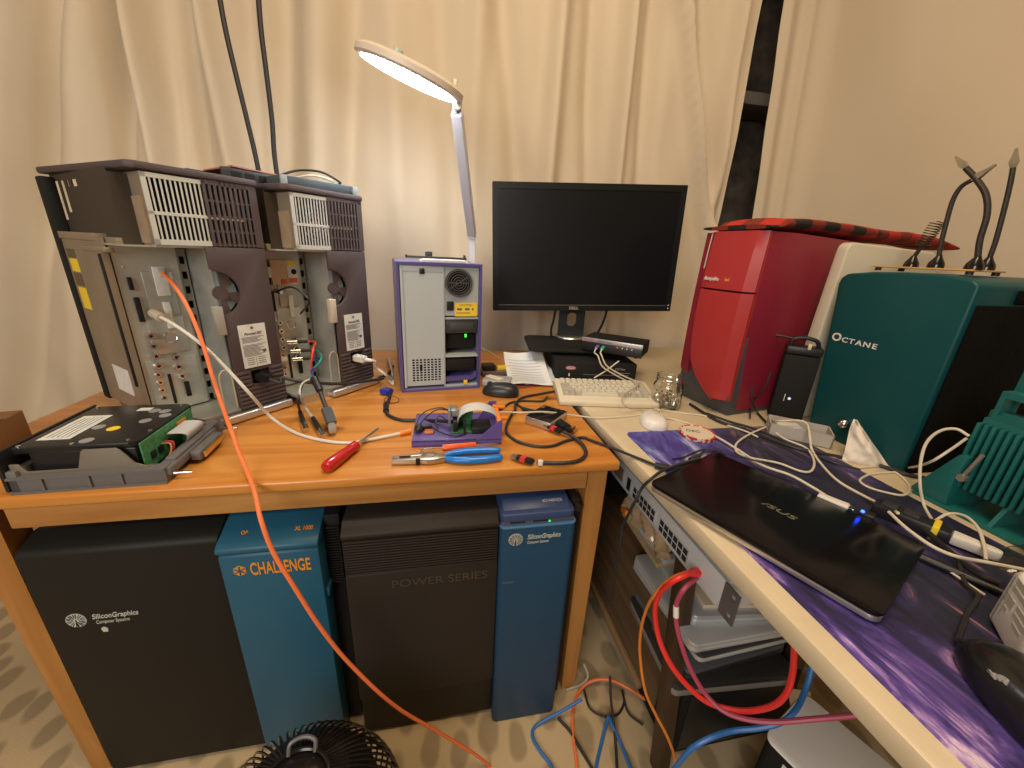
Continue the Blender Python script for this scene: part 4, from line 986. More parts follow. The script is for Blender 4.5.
# ------------------------------------------------------------------ galaxy desk mat and laptop
def galaxy():
    mm = bpy.data.materials.new('galaxy_print'); mm.use_nodes = True; nt = mm.node_tree; L = nt.links; b = nt.nodes['Principled BSDF']
    tc = nt.nodes.new('ShaderNodeTexCoord')
    mp = nt.nodes.new('ShaderNodeMapping'); mp.inputs['Rotation'].default_value = (0, 0, R(14)); mp.inputs['Scale'].default_value = (9.0, 3.0, 1)
    L.new(tc.outputs['Object'], mp.inputs['Vector'])
    n1 = nt.nodes.new('ShaderNodeTexNoise'); n1.inputs['Scale'].default_value = 1.25; n1.inputs['Detail'].default_value = 10; n1.inputs['Roughness'].default_value = 0.66; n1.inputs['Distortion'].default_value = 1.6
    L.new(mp.outputs['Vector'], n1.inputs['Vector'])
    n2 = nt.nodes.new('ShaderNodeTexNoise'); n2.inputs['Scale'].default_value = 5.5; n2.inputs['Detail'].default_value = 4
    L.new(tc.outputs['Object'], n2.inputs['Vector'])
    def ramp(src, els):
        r = nt.nodes.new('ShaderNodeValToRGB')
        r.color_ramp.elements[0].position = els[0][0]; r.color_ramp.elements[0].color = (*els[0][1], 1)
        r.color_ramp.elements[1].position = els[-1][0]; r.color_ramp.elements[1].color = (*els[-1][1], 1)
        for p, c in els[1:-1]:
            e = r.color_ramp.elements.new(p); e.color = (*c, 1)
        L.new(src, r.inputs['Fac']); return r.outputs['Color']
    A = ramp(n1.outputs['Fac'], [(0.37, (0.010, 0.008, 0.04)), (0.48, (0.035, 0.020, 0.15)), (0.55, (0.12, 0.065, 0.36)), (0.61, (0.40, 0.27, 0.66)), (0.65, (0.78, 0.62, 0.82)), (0.71, (0.15, 0.10, 0.40))])
    B = ramp(n1.outputs['Fac'], [(0.38, (0.006, 0.006, 0.012)), (0.52, (0.018, 0.020, 0.055)), (0.58, (0.06, 0.040, 0.085)), (0.62, (0.42, 0.18, 0.24)), (0.66, (0.26, 0.36, 0.12)), (0.72, (0.05, 0.13, 0.20))])
    D0 = ramp(n1.outputs['Fac'], [(0.37, (0.022, 0.020, 0.14)), (0.49, (0.08, 0.06, 0.34)), (0.57, (0.11, 0.19, 0.48)), (0.63, (0.40, 0.46, 0.70)), (0.71, (0.05, 0.11, 0.3))])
    E_ = ramp(n1.outputs['Fac'], [(0.38, (0.018, 0.018, 0.028)), (0.49, (0.05, 0.05, 0.075)), (0.56, (0.26, 0.14, 0.16)), (0.63, (0.46, 0.26, 0.27)), (0.70, (0.06, 0.07, 0.17))])
    M_ = ramp(n2.outputs['Fac'], [(0.40, (0, 0, 0)), (0.60, (1, 1, 1))])
    sx = nt.nodes.new('ShaderNodeSeparateXYZ'); L.new(tc.outputs['Object'], sx.inputs[0])
    def mrange(src, lo, hi):
        mr = nt.nodes.new('ShaderNodeMapRange'); mr.inputs['From Min'].default_value = lo; mr.inputs['From Max'].default_value = hi
        L.new(src, mr.inputs['Value']); return mr.outputs['Result']
    ad = nt.nodes.new('ShaderNodeMath'); ad.operation = 'MULTIPLY_ADD'; ad.inputs[1].default_value = 0.7; ad.use_clamp = True
    L.new(mrange(sx.outputs['X'], -0.20, -0.05), ad.inputs[0])
    bw = nt.nodes.new('ShaderNodeMath'); bw.operation = 'MULTIPLY'; bw.inputs[1].default_value = 0.35
    L.new(M_, bw.inputs[0]); L.new(bw.outputs[0], ad.inputs[2])
    dm = nt.nodes.new('ShaderNodeMixRGB'); L.new(mrange(sx.outputs['X'], -0.05, 0.06), dm.inputs['Fac']); L.new(D0, dm.inputs['Color1']); L.new(E_, dm.inputs['Color2']); D_ = dm.outputs['Color']
    m1_ = nt.nodes.new('ShaderNodeMixRGB'); L.new(ad.outputs[0], m1_.inputs['Fac']); L.new(A, m1_.inputs['Color1']); L.new(B, m1_.inputs['Color2'])
    mx = nt.nodes.new('ShaderNodeMixRGB'); L.new(mrange(sx.outputs['Y'], 0.22, 0.42), mx.inputs['Fac']); L.new(m1_.outputs['Color'], mx.inputs['Color1']); L.new(D_, mx.inputs['Color2'])
    L.new(mx.outputs['Color'], b.inputs['Base Color']); b.inputs['Roughness'].default_value = 0.55
    return mm
mt = MB().prism(rrect(0.43, 0.90, 0.012, 4), 0.0, 0.0035, 'xy').build('desk_mat', galaxy(), None, (0.665, 0.335, 0.7502))
tag(mt, 'long desk mat printed with a purple and blue galaxy, under the laptop', 'desk mat')
ZM = 0.7541
lt = thing('laptop', 'closed black laptop with a silver rim lying on the galaxy mat', 'laptop', (0.548, 0.446, ZM), R(-66))
SIL = mat('silver_rim', (0.60, 0.57, 0.52), 0.3, 0.85)
for x, y in ((-0.14, -0.09), (0.14, -0.09), (-0.14, 0.09), (0.14, 0.09)): MB().cyl((x, y, -0.0003), (x, y, 0.003), 0.007).build('foot', RUBBER, lt)
lb_ = MB().prism(rrect(0.326, 0.226, 0.012, 5), 0.0025, 0.011, 'xy', 0.0015).build('base', SIL, lt)
MB().prism(rrect(0.324, 0.224, 0.012, 5), 0.0108, 0.0135, 'xy').build('lid_rim', BLACK, lt)
ld = MB().prism(rrect(0.328, 0.228, 0.013, 5), 0.0133, 0.0182, 'xy', 0.001).build('lid', mat('laptop_lid', (0.007, 0.006, 0.007), 0.16, spec=0.16), lt)
text('/SUS', 0.0155, mat('chrome_mark', (0.35, 0.32, 0.24), 0.3, 0.6), ld, (0.004, 0.004, 0.0184), (0, 0, 0), sx=1.7, shear=0.2)

# ------------------------------------------------------------------ small things on the cream table
jl = thing('canning_cap', 'round cream jar lid with a red checked rim and a scribbled mark', 'lid', (0.622, 0.752, 0.7536))
def checked():
    mm = mat('checked_rim', (0.5, 0.03, 0.03), 0.5); nt = mm.node_tree
    tc = nt.nodes.new('ShaderNodeTexCoord'); ck = nt.nodes.new('ShaderNodeTexVoronoi'); ck.inputs['Scale'].default_value = 140
    nt.links.new(tc.outputs['Object'], ck.inputs['Vector'])
    r = nt.nodes.new('ShaderNodeValToRGB'); r.color_ramp.interpolation = 'CONSTANT'
    r.color_ramp.elements[0].color = (0.48, 0.03, 0.03, 1); r.color_ramp.elements[1].color = (0.68, 0.55, 0.45, 1); r.color_ramp.elements[1].position = 0.55
    nt.links.new(ck.outputs['Color'], r.inputs['Fac']); nt.links.new(r.outputs['Color'], nt.nodes['Principled BSDF'].inputs['Base Color'])
    return mm
MB().lathe([(0, 0.008), (0.038, 0.008), (0.0405, 0.010), (0.042, 0.009), (0.0425, 0.002), (0.0415, 0.0), (0.0395, 0.001), (0.0385, 0.0065), (0, 0.0065)], 40).build('rim', checked(), jl)
MB().cyl((0, 0, 0.0075), (0, 0, 0.0088), 0.0365, None, 40).build('disc', mat('lid_cream', (0.66, 0.60, 0.46), 0.45), jl)
text('DEC', 0.017, INK, jl, (-0.008, 0.006, 0.0092), (0, 0, R(-24)), ext=0.0003)

wb = thing('tray', 'small light grey open carton below the tall black box', 'carton', (0.885, 0.725, 0.7503), R(-40))
GC = mat('light_grey_card', (0.42, 0.39, 0.35), 0.7)
MB().b2((-0.065, -0.035, 0.0), (0.065, 0.035, 0.003)).b2((-0.065, -0.035, 0.0), (-0.062, 0.035, 0.034)).b2((0.062, -0.035, 0.0), (0.065, 0.035, 0.034)).b2((-0.065, -0.035, 0.0), (0.065, -0.032, 0.034)).b2((-0.065, 0.032, 0.0), (0.065, 0.035, 0.034)).build('box', GC, wb)
ad_ = thing('adapter', 'white plug adapter lying in the small light grey carton', 'adapter', W(wb, -0.02, 0.0, 0.0032), R(-20))
MB().b2((-0.026, -0.02, 0.0), (0.026, 0.02, 0.026), 0.005, 3).build('body', WHITE, ad_)
MB().cyl((0.024, 0, 0.012), (0.036, 0, 0.012), 0.005).build('plug', WHITE, ad_)

# folded white mask / tissue
def mask_pt(u, v):
    a = P(842, 460, 0.7505); b_ = P(888, 466, 0.7505); top = Vector((0.925, 0.640, 0.836))
    base = a.lerp(b_, u); d = (b_-a).normalized(); n_ = Vector((-d.y, d.x, 0))
    w_ = (1-v)**0.85
    mid = a.lerp(b_, 0.38)
    p = base.lerp(top+(base-mid)*0.06, v)
    bulge = math.sin(PI*u)*math.sin(PI*min(1, v*0.8+0.12))
    p += -n_*0.030*bulge*(1 if n_.y > 0 else -1)
    cre = 0.004*math.sin(u*11+v*3)*math.sin(v*7)+0.0035*noise.noise(Vector((u*6, v*6, 2)))
    return p + Vector((-cre, -cre, 0))
o = MB().grid(mask_pt, 26, 22, 0, 0.0012).build('paper_mask', mat('white_fabric', (0.74, 0.68, 0.60), 0.85), None, angle=60)
tag(o, 'crumpled white paper mask standing in front of the green computer', 'mask')

# white power adapter with printed label
pa = thing('power_adapter', 'white power adapter with a grey printed label at the right edge', 'adapter', (0.657, 0.190, ZM), R(-137))
MB().prism(rrect(0.094, 0.060, 0.014, 6), 0.0, 0.082, 'xy', 0.009, 0, 3).build('body', mat('adapter_white', (0.86, 0.84, 0.80), 0.3), pa)
pr = MB()
for k, (x0, x1, z, h_) in enumerate(((-0.030, 0.030, 0.072, 0.007), (-0.030, 0.018, 0.062, 0.006), (-0.032, -0.012, 0.046, 0.012), (-0.006, 0.028, 0.050, 0.006), (-0.006, 0.024, 0.041, 0.006), (-0.030, -0.018, 0.034, 0.006), (0.0, 0.02, 0.032, 0.005))):
    MB().b2((x0, -0.0306, z-h_/2), (x1, -0.0299, z+h_/2)).build('print', mat('pale_grey_print', (0.50, 0.47, 0.43), 0.5), pa)

# black usb hub with tag, and other bits lying by the laptop
hb = thing('hub', 'black plug hub with a yellow tag lying behind the laptop', 'hub', (0.778, 0.395, 0.7536), R(-64))
MB().b2((-0.055, -0.016, 0.0), (0.040, 0.016, 0.022), 0.004).build('body', BLACK, hb)
for x in (-0.035, -0.008): MB().b2((x-0.010, -0.012, 0.021), (x+0.010, 0.012, 0.026), 0.001).build('socket', DK, hb)
MB().b2((0.018, -0.0168, -0.0004), (0.026, 0.0168, 0.0235), 0.001).build('tag', YELLOW, hb)
MB().prism([(0.040, -0.013), (0.085, -0.009), (0.092, -0.005), (0.092, 0.005), (0.085, 0.009), (0.040, 0.013)], 0.003, 0.019, 'xy', 0.003).build('white_plug', WHITE, hb)
us = thing('connector', 'white plug glowing blue beside the laptop', 'connector', (0.683, 0.452, 0.7600), R(-60))
MB().b2((-0.028, -0.009, 0.004), (0.016, 0.009, 0.014), 0.002).build('body', WHITE, us)
MB().b2((0.016, -0.0065, 0.006), (0.024, 0.0065, 0.012), 0.0005).build('shell', CHROME, us)
MB().b2((0.028, -0.009, 0.002), (0.050, 0.009, 0.015), 0.002).build('black_socket', BLACK, us)
MB().sphere((0.034, -0.006, 0.0155), 0.0028, 12).build('indicator', emis('blue_led', (0.01, 0.05, 1.0), 14.0), us)
o = MB().cyl((-0.075, 0, 0.0065), (0.075, 0, 0.0065), 0.0062, 0.005, 12).build('stylus', BLACK, None, (0.716, 0.298, ZM), (0, 0, R(-62)))
tag(o, 'black stick lying on the galaxy mat right of the laptop', 'stick')
# crumpled clear bag at the right edge
CLR = glass('clear_film', (0.92, 0.90, 0.86), 0.12)
def bag(u, v):
    x = 0.80+0.16*u; y = 0.185+0.15*v
    z = 0.7545+0.028*math.sin(PI*u)**0.7*math.sin(PI*v)**0.7*(1+0.6*noise.noise(Vector((u*4, v*4, 5))))+0.006*abs(noise.noise(Vector((u*11, v*9, 1))))
    return Vector((x, y, z))
o = MB().grid(bag, 26, 26, 0, 0.0006).build('plastic_bag', CLR, None, angle=20)
tag(o, 'crumpled clear plastic bag on the cream table beside the ribbed teal block', 'bag')
o = MB().b2((-0.022, -0.008, 0.0), (0.022, 0.008, 0.004), 0.001).build('red_strip', RED, None, (0.868, 0.262, 0.795), (R(12), 0, R(-30)))
tag(o, 'small red strip on the clear plastic bag at the right edge', 'strip')

# leads on the cream table
ZT_ = 0.7527
def tcable(px_, r, material, label, nm='lead', z0=0.0):
    pts = []
    for q in px_:
        dz = q[2] if len(q) > 2 else 0
        base = 0.7540 if 0.455 < P(q[0], q[1], 0.754).x < 0.875 and P(q[0], q[1], 0.754).y < 0.78 else 0.7503
        pts.append(P(q[0], q[1], base+r+dz))
    return cable(nm, pts, r, material, label)
CC = CREAMCABLE
wc = tcable([(494, 412, 0.012), (520, 412.5, .030), (546, 412, .026), (575, 415.5, .004), (600, 418, .001), (630, 416, 0), (640, 414.5, 0)], 0.0022, CC, 'pale lead running from the orange clip over the silver box to the white mouse')
tcable([(654, 409, .002), (668, 411), (690, 414), (710, 417), (727, 425), (745, 431, .002), (758, 437, .002)], 0.0022, CC, 'pale lead leaving the keyboard past the glass jar')
o = tcable([(656, 415, .01), (672, 419), (690, 424), (715, 436, .004), (737, 449, .006), (762, 465, .010), (790, 475, .012), (812, 487, .010), (836, 502, .010)], 0.0026, CC, 'long pale lead ending in the white plug beside the laptop')
tcable([(768, 420, .012), (780, 421, .04), (797, 420.5, .045), (807, 424, .045), (810, 438, .03), (812, 450, .004), (822, 465), (838, 481), (862, 495), (888, 508, .01), (898, 513, .02)], 0.0026, CC, 'pale lead draped over the light grey carton and down behind the laptop')
tcable([(766, 427, .004), (750, 434, .004), (737, 443, .004), (737, 452, .004), (752, 458, .004), (778, 463, .003), (800, 471, .002), (811, 471, .002), (814, 461, .002), (806, 448, .003), (785, 439, .004), (772, 430, .006)], 0.0024, CC, 'pale lead coiled in a loop on the mat below the light grey carton')
tcable([(812, 416, .03), (820, 423, .02), (826, 432, .012), (827, 440, .004)], 0.0022, mat('grey_lead', (0.42, 0.42, 0.36), 0.5), 'short grey lead hanging into the light grey carton')
cable('lead', [P(855, 468, .7525), P(880, 466, .7525), P(905, 468, .7525), PX(928, 463, .885), PX(950, 450, .892), PX(967, 438, .90)], 0.0022, CC, 'pale lead passing under the white mask to the ribbed teal block')
tcable([(896, 472), (872, 474), (860, 480), (868, 487), (888, 493), (904, 495), (910, 488), (903, 478), (892, 470), (886, 466)], 0.0022, CC, 'pale lead lying in a flat loop in front of the white mask')
cable('lead', [PX(969, 436, .902), PX(956, 429, .895), PX(940, 431, .888), PX(927, 442, .880), PX(921, 460, .872), PX(920, 485, .865), P(924, 505, .757), P(932, 520, .756)], 0.0024, CC, 'pale lead standing in an arch left of the ribbed teal block')
tcable([(889, 512, .02), (905, 527, .02), (930, 545, .018), (955, 556, .016), (985, 562, .03), (1026, 570, .03)], 0.0026, CC, 'pale lead running along the laptop edge under the clear bag')
tcable([(933, 522, .006), (948, 514, .02), (965, 516, .03), (978, 528, .03), (984, 545, .02), (986, 560, .012)], 0.0022, CC, 'pale lead arching over the white plug of the black hub')
tcable([(884, 452), (895, 456), (905, 461), (912, 466)], 0.002, CC, 'short pale lead in front of the green computer')
tcable([(934, 560, .004), (955, 575, .004), (985, 595, .004)], 0.0016, CC, 'thin pale lead lying on the mat near the white adapter')
tcable([(690, 404), (716, 420), (740, 428), (765, 437), (800, 449), (835, 456), (875, 464), (905, 474), (925, 478)], 0.0042, RUBBER, 'thick black cable running along the back edge of the galaxy mat')
tcable([(706, 413), (728, 421), (758, 430), (790, 444), (830, 461), (860, 470)], 0.003, RUBBER, 'second black cable beside the thick one along the back of the mat')
tcable([(725, 455, .022), (716, 451, .014), (704, 452, .004), (695, 459, .003), (680, 467, .003), (666, 470, .003)], 0.0026, RUBBER, 'black lead coming out behind the laptop')
tcable([(722, 452, .004), (702, 450, .002), (684, 457, .002), (673, 459, .002)], 0.0018, RUBBER, 'thin black lead lying on the blue part of the mat')
o = cable('cable', [P(590, 440, .7503+.0035), P(612, 448, .7545), P(640, 459, .7545), P(660, 467, .757)], 0.0032, RUBBER, 'black lead crossing from the wooden desk to the mat beside the laptop')
plug(o, P(655, 465, .758), P(669, 468, .758), 0.0065, BLACK)
o = cable('cable', [P(700, 458, .775), P(680, 464, .766), P(662, 471, .760), P(650, 480, .757), PX(642, 488, .395), PX(636, 500, .382), PX(628, 515, .379), PX(622, 528, .38), PX(620, 545, .38), PX(615, 570, .385), PX(612, 600, .39)], 0.003, RUBBER, 'black lead hanging from the laptop over the table edge')
plug(o, P(699, 456, .776), P(690, 460, .770), 0.0052, BLACK)
tcable([(730, 455, .023), (750, 459, .022), (770, 466, .021)], 0.0016, RUBBER, 'thin black lead lying across the upper edge of the laptop')
tcable([(902, 510, .008), (925, 530, .006), (950, 552, .006), (975, 572, .006), (1000, 584, .006)], 0.0045, BLACK, 'thick black cable behind the laptop leading to the white adapter')
tcable([(957, 556, .008), (961, 570, .006), (966, 584, .004), (978, 596, .004), (968, 612, .003), (962, 628, .004), (958, 640, .01)], 0.0028, RUBBER, 'black lead of the glossy black mouse')

# ------------------------------------------------------------------ bare disk drive in its sled
GREYP = mat('sled_grey', (0.13, 0.125, 0.125), 0.5, bump=0.05, bscale=300)
SLEDM = mat('sled_metal', (0.16, 0.14, 0.11), 0.55, 0.2)
dv = thing('disk_drive', 'bare black disk drive in a grey sled at the left end of the desk', 'disk drive', (-0.680, 0.668, 0.7503), R(2))
sd = MB()
sd.b2((0.0, 0.0, 0.0), (0.215, 0.020, 0.030), 0.002).b2((0.0, 0.185, 0.0), (0.215, 0.205, 0.030), 0.002).b2((0.0, 0.0, 0.0), (0.014, 0.205, 0.040), 0.002).b2((0.012, 0.015, 0.0), (0.20, 0.19, 0.004))
for x in (0.042, 0.105, 0.150): sd.b2((x, -0.003, 0.003), (x+0.004, 0.001, 0.027))
sd.b2((0.0, -0.003, 0.026), (0.215, 0.001, 0.030)).b2((0.0, -0.003, 0.0), (0.215, 0.001, 0.004))
sdo = sd.build('sled', GREYP, dv)
MB().prism([(0.004, 0.028), (0.004, 0.050), (0.016, 0.050), (0.024, 0.036), (0.092, 0.036), (0.102, 0.066), (0.106, 0.070), (0.150, 0.070), (0.156, 0.066), (0.172, 0.040), (0.190, 0.032), (0.190, 0.028)], 0.006, 0.009, 'xz', 0.0008).build('side_bracket', SLEDM, dv)
MB().prism([(0.0, 0.03), (0.0, 0.06), (0.10, 0.06), (0.19, 0.032), (0.19, 0.028)], 0.196, 0.199, 'xz').build('side_bracket', SLEDM, dv)
MB().b2((-0.006, -0.002, 0.004), (0.0, 0.206, 0.074), 0.002).build('front_plate', BLACK, dv)
bdy = MB().b2((0.026, 0.016, 0.018), (0.172, 0.190, 0.064), 0.002).prism([(0.008, 0.014), (0.166, 0.014), (0.178, 0.026), (0.178, 0.180), (0.166, 0.192), (0.008, 0.192)], 0.064, 0.075, 'xy', 0.002).build('drive_body', mat('drive_black', (0.013, 0.013, 0.014), 0.3), dv)
MB().b2((0.022, 0.040, 0.0752), (0.068, 0.140, 0.0758)).build('label', LABELW, bdy)['label'] = 'white printed label'
for k in range(5): MB().b2((0.030+k*0.007, 0.048, 0.0759), (0.0312+k*0.007, 0.13, 0.0761)).build('print', INK, bdy)
SILS = mat('silver_sticker', (0.42, 0.43, 0.45), 0.35, 0.5)
for x, y, m_ in ((0.080, 0.085, SILS), (0.098, 0.030, SILS), (0.108, 0.075, YELLOW), (0.140, 0.105, SILS), (0.128, 0.155, SILS), (0.148, 0.150, SILS), (0.160, 0.128, SILS)):
    MB().cyl((x, y, 0.0752), (x, y, 0.0760), 0.0095, None, 24).build('sticker', m_, bdy)
MB().b2((0.095, 0.158, 0.0752), (0.118, 0.172, 0.0758)).build('sticker', LABELW, bdy)
for x, y in ((0.014, 0.020), (0.085, 0.019), (0.16, 0.024), (0.014, 0.186), (0.16, 0.184), (0.172, 0.06)): MB().cyl((x, y, 0.0748), (x, y, 0.0768), 0.003, None, 12).build('screw', CHROME, bdy)
pb_ = MB().b2((0.1795, 0.014, 0.020), (0.1820, 0.170, 0.072)).build('circuit_board', GREEN_PCB, dv)
MB().b2((0.1818, 0.115, 0.058), (0.1835, 0.145, 0.064)).build('orange_part', mat('orange_part', (0.6, 0.25, 0.03), 0.5), pb_)
for y in (0.03, 0.05, 0.075): MB().b2((0.1818, y, 0.034), (0.1845, y+0.012, 0.046)).build('chip', BLACK, pb_)
def rib_pt(u, v):
    a = v*PI*1.05
    return Vector((0.186+0.020*math.sin(a)+0.012*v, 0.075+0.06*u+0.02*v, 0.060-0.038*v+0.010*math.sin(a)))
MB().grid(rib_pt, 8, 14, 0, 0.001).build('ribbon', RIBBON, dv)
for k, c in enumerate(((0.6, 0.04, 0.03), (0.02, 0.02, 0.02), (0.65, 0.2, 0.1))):
    MB().tube([(0.186, 0.064-k*0.004, 0.050), (0.198, 0.066-k*0.004, 0.048), (0.200, 0.060-k*0.004, 0.035), (0.190, 0.058-k*0.004, 0.020)], 0.0013, 6).build('wire', mat('wire_%d' % k, c, 0.5), dv)
MB().b2((0.195, 0.004, 0.012), (0.222, 0.200, 0.028), 0.003).b2((0.20, 0.03, 0.026), (0.218, 0.18, 0.034), 0.003).build('rear_bar', GREYP, dv)
cn = MB().b2((0.222, 0.060, 0.008), (0.240, 0.150, 0.026), 0.003).build('connector', GREYP, dv)
MB().b2((0.2395, 0.068, 0.011), (0.2445, 0.142, 0.022), 0.001).build('gold_contacts', GOLD, cn)
for y in (0.010, 0.190): MB().cyl((0.215, y, 0.014), (0.250, y, 0.014), 0.0032, 0.0026, 12).build('guide_pin', CHROME, dv)
MB().prism([(0.205, 0.020), (0.228, 0.020), (0.232, 0.055), (0.222, 0.035), (0.21, 0.03)], 0.17, 0.173, 'xz').build('lever', GREYP, dv)
# brown carton behind the drive
cb = thing('carton', 'small brown cardboard carton at the far left of the desk behind the drive', 'carton', (-0.872, 0.835, 0.7503), R(12))
KR = mat('brown_card', (0.22, 0.12, 0.05), 0.8, bump=0.1, bscale=80)
MB().b2((-0.05, -0.05, 0), (0.05, 0.05, 0.058), 0.002).build('box', KR, cb)
MB().prism([(-0.05, -0.05), (0.05, -0.05), (0.05, 0.0), (-0.05, 0.0)], 0.0585, 0.061, 'xy', 0.0008).build('flap', KR, cb)

# ------------------------------------------------------------------ hand tools
def taper(p, q, prof, n=14):   # turned shape along a line
    p, q = Vector(p), Vector(q); d = q-p
    return d.to_track_quat('Z', 'Y').to_matrix().to_4x4(), p, d.length
def turned(name, p, q, prof, material, parent, n=20, flute=0):
    m4, p, L_ = taper(p, q, prof)
    tt = bmesh.new(); rings = []
    for s, r in prof:
        rings.append([tt.verts.new((r*(1-(0.10 if flute and 0.1 < s < 0.85 and k % 4 == 0 else 0))*math.cos(2*PI*k/n), r*(1-(0.10 if flute and 0.1 < s < 0.85 and k % 4 == 0 else 0))*math.sin(2*PI*k/n), s*L_)) for k in range(n)])
    for a, b_ in zip(rings, rings[1:]):
        for k in range(n): tt.faces.new((a[k], a[(k+1) % n], b_[(k+1) % n], b_[k]))
    tt.faces.new(rings[0][::-1]); tt.faces.new(rings[-1]); bmesh.ops.recalc_face_normals(tt, faces=tt.faces)
    mb = MB(); mb._merge(tt, 0, Matrix.Translation(p) @ m4)
    return mb.build(name, material, parent)
sc_ = thing('screwdriver', 'screwdriver with a fat translucent red handle near the desk front', 'screwdriver', (-0.185, 0.73, 0.7502), R(66))
turned('handle', (-0.060, 0, 0.0125), (0.038, 0, 0.0125), [(0, 0.006), (0.02, 0.010), (0.08, 0.0122), (0.35, 0.0122), (0.6, 0.0110), (0.75, 0.0095), (0.82, 0.0108), (0.97, 0.0104), (1, 0.008)], mat('red_handle', (0.50, 0.012, 0.015), 0.22, coat=0.4), sc_, 24, 1)
turned('shaft', (0.037, 0, 0.0125), (0.120, 0, 0.0125), [(0, 0.0034), (0.9, 0.0032), (1, 0.0022)], CHROME, sc_, 12)
so = thing('pick', 'double-ended pick with an orange grip above the blue pliers', 'pick', (0.043, 0.748, 0.7502), R(4))
turned('grip', (-0.036, 0, 0.0068), (0.036, 0, 0.0068), [(0, 0.0055), (0.03, 0.0066), (0.97, 0.0066), (1, 0.0055)], mat('orange_grip', (0.80, 0.12, 0.02), 0.35), so, 8)
MB().tube([(-0.035, 0, 0.0068), (-0.072, 0, 0.0065), (-0.080, -0.001, 0.005), (-0.083, -0.006, 0.0025)], 0.002, 8).build('hook', CHROME, so)
turned('spike', (0.035, 0, 0.0068), (0.086, 0, 0.005), [(0, 0.002), (0.8, 0.0016), (1, 0.0005)], CHROME, so, 8)
pl = thing('pliers', 'pliers with long bright blue grips lying at the desk front', 'pliers', (0.0, 0.701, 0.7502), R(1))
PLM = mat('pliers_steel', (0.52, 0.46, 0.36), 0.32, 0.85)
MB().prism([(-0.092, -0.0085), (-0.092, 0.0), (-0.035, 0.003), (-0.028, 0.0155), (-0.015, 0.0155), (0.0, 0.008), (0.012, 0.004), (0.012, -0.010), (-0.008, -0.0155), (-0.024, -0.0155), (-0.034, -0.0125)], 0.003, 0.014, 'xy', 0.0012).build('jaw', PLM, pl)
MB().prism([(-0.092, 0.0008), (-0.092, 0.008), (-0.05, 0.0125), (-0.032, 0.0155), (-0.029, 0.0155), (-0.036, 0.0040)], 0.003, 0.0135, 'xy', 0.001).build('jaw', PLM, pl)
MB().cyl((-0.018, 0, 0.002), (-0.018, 0, 0.0152), 0.0075, None, 24).build('pivot', PLM, pl)
MB().b2((-0.078, -0.003, 0.0138), (-0.056, 0.004, 0.0146)).build('jaw_slot', BLACKM, pl)
MB().b2((-0.046, -0.0148, 0.0025), (-0.038, -0.0085, 0.0146)).build('cutter', BLACKM, pl)
BL = mat('blue_grip', (0.012, 0.18, 0.62), 0.25)
def grip(s):
    pts = [Vector((0.008, s*0.004, 0.0085)), Vector((0.030, s*0.0145, 0.009)), Vector((0.06, s*0.0195, 0.009)), Vector((0.095, s*0.0185, 0.009)), Vector((0.128, s*0.0145, 0.009))]
    rr = [0.0055, 0.0075, 0.0085, 0.0082, 0.0074]
    rings = []
    for i in range(33):
        u = i/32*4; k = min(3, int(u)); f_ = u-k
        p = pts[k].lerp(pts[k+1], f_); r = rr[k]+(rr[k+1]-rr[k])*f_
        if i == 32: r *= 0.55
        if i == 31: r *= 0.9
        if i == 0: r *= 0.8
        rings.append([Vector((p.x, p.y+r*1.05*math.cos(2*PI*q/14), p.z+r*0.9*math.sin(2*PI*q/14))) for q in range(14)])
    MB().loft(rings).build('grip', BL, pl)
grip(1); grip(-1)

# ------------------------------------------------------------------ purple drive sled with boards and wires
ps = thing('drive_sled', 'purple drive sled with a small board stack and grey ribbon cable', 'drive sled', (-0.058, 0.764, 0.7503), R(-1.5))
SP = mat('sled_purple', (0.12, 0.085, 0.30), 0.45)
MB().b2((0, 0, 0.0), (0.195, 0.150, 0.003)).b2((0, 0, 0), (0.195, 0.004, 0.014), 0.001).b2((0, 0.146, 0), (0.195, 0.150, 0.014), 0.001).b2((0, 0, 0.010), (0.195, 0.150, 0.014), 0.001).build('plate', SP, ps)
MB().prism([(0.140, 0.014), (0.195, 0.014), (0.195, 0.058), (0.190, 0.058)], 0.0, 0.004, 'xz').build('end_wing', SP, ps)
MB().prism([(0.150, 0.014), (0.195, 0.014), (0.195, 0.060), (0.178, 0.060)], 0.110, 0.114, 'xz').build('end_wing', SP, ps)
MB().b2((0.186, 0.004, 0.045), (0.196, 0.112, 0.053), 0.001).b2((0.183, 0.086, 0.050), (0.214, 0.096, 0.056), 0.001).b2((0.186, 0.030, 0.046), (0.212, 0.038, 0.052), 0.001).build('orange_clip', mat('orange_clip', (0.80, 0.22, 0.02), 0.4), ps)
bd = MB().b2((0.085, 0.030, 0.016), (0.135, 0.075, 0.019)).b2((0.088, 0.070, 0.019), (0.135, 0.073, 0.055)).build('circuit_board', GREEN_PCB, ps)
MB().b2((0.078, 0.040, 0.030), (0.084, 0.075, 0.068), 0.001).b2((0.084, 0.045, 0.050), (0.100, 0.075, 0.066), 0.002).build('card_frame', mat('grey_frame', (0.30, 0.30, 0.29), 0.4, 0.5), ps)
MB().b2((0.089, 0.030, 0.019), (0.100, 0.066, 0.045), 0.001).build('black_connector', BLACK, bd)
MB().b2((0.112, 0.022, 0.014), (0.117, 0.029, 0.050), 0.0005).build('strap', BLACK, ps)
def rb2(u, v):
    a = v*PI
    return Vector((0.098+0.042*(1-math.cos(a))+0.012*v, 0.030+0.042*u, 0.040+0.034*math.sin(a)**0.75-0.006*v+0.002*math.sin(u*20)*math.sin(a)))
MB().grid(rb2, 16, 24, 0, 0.0012).build('ribbon', RIBBON, ps)
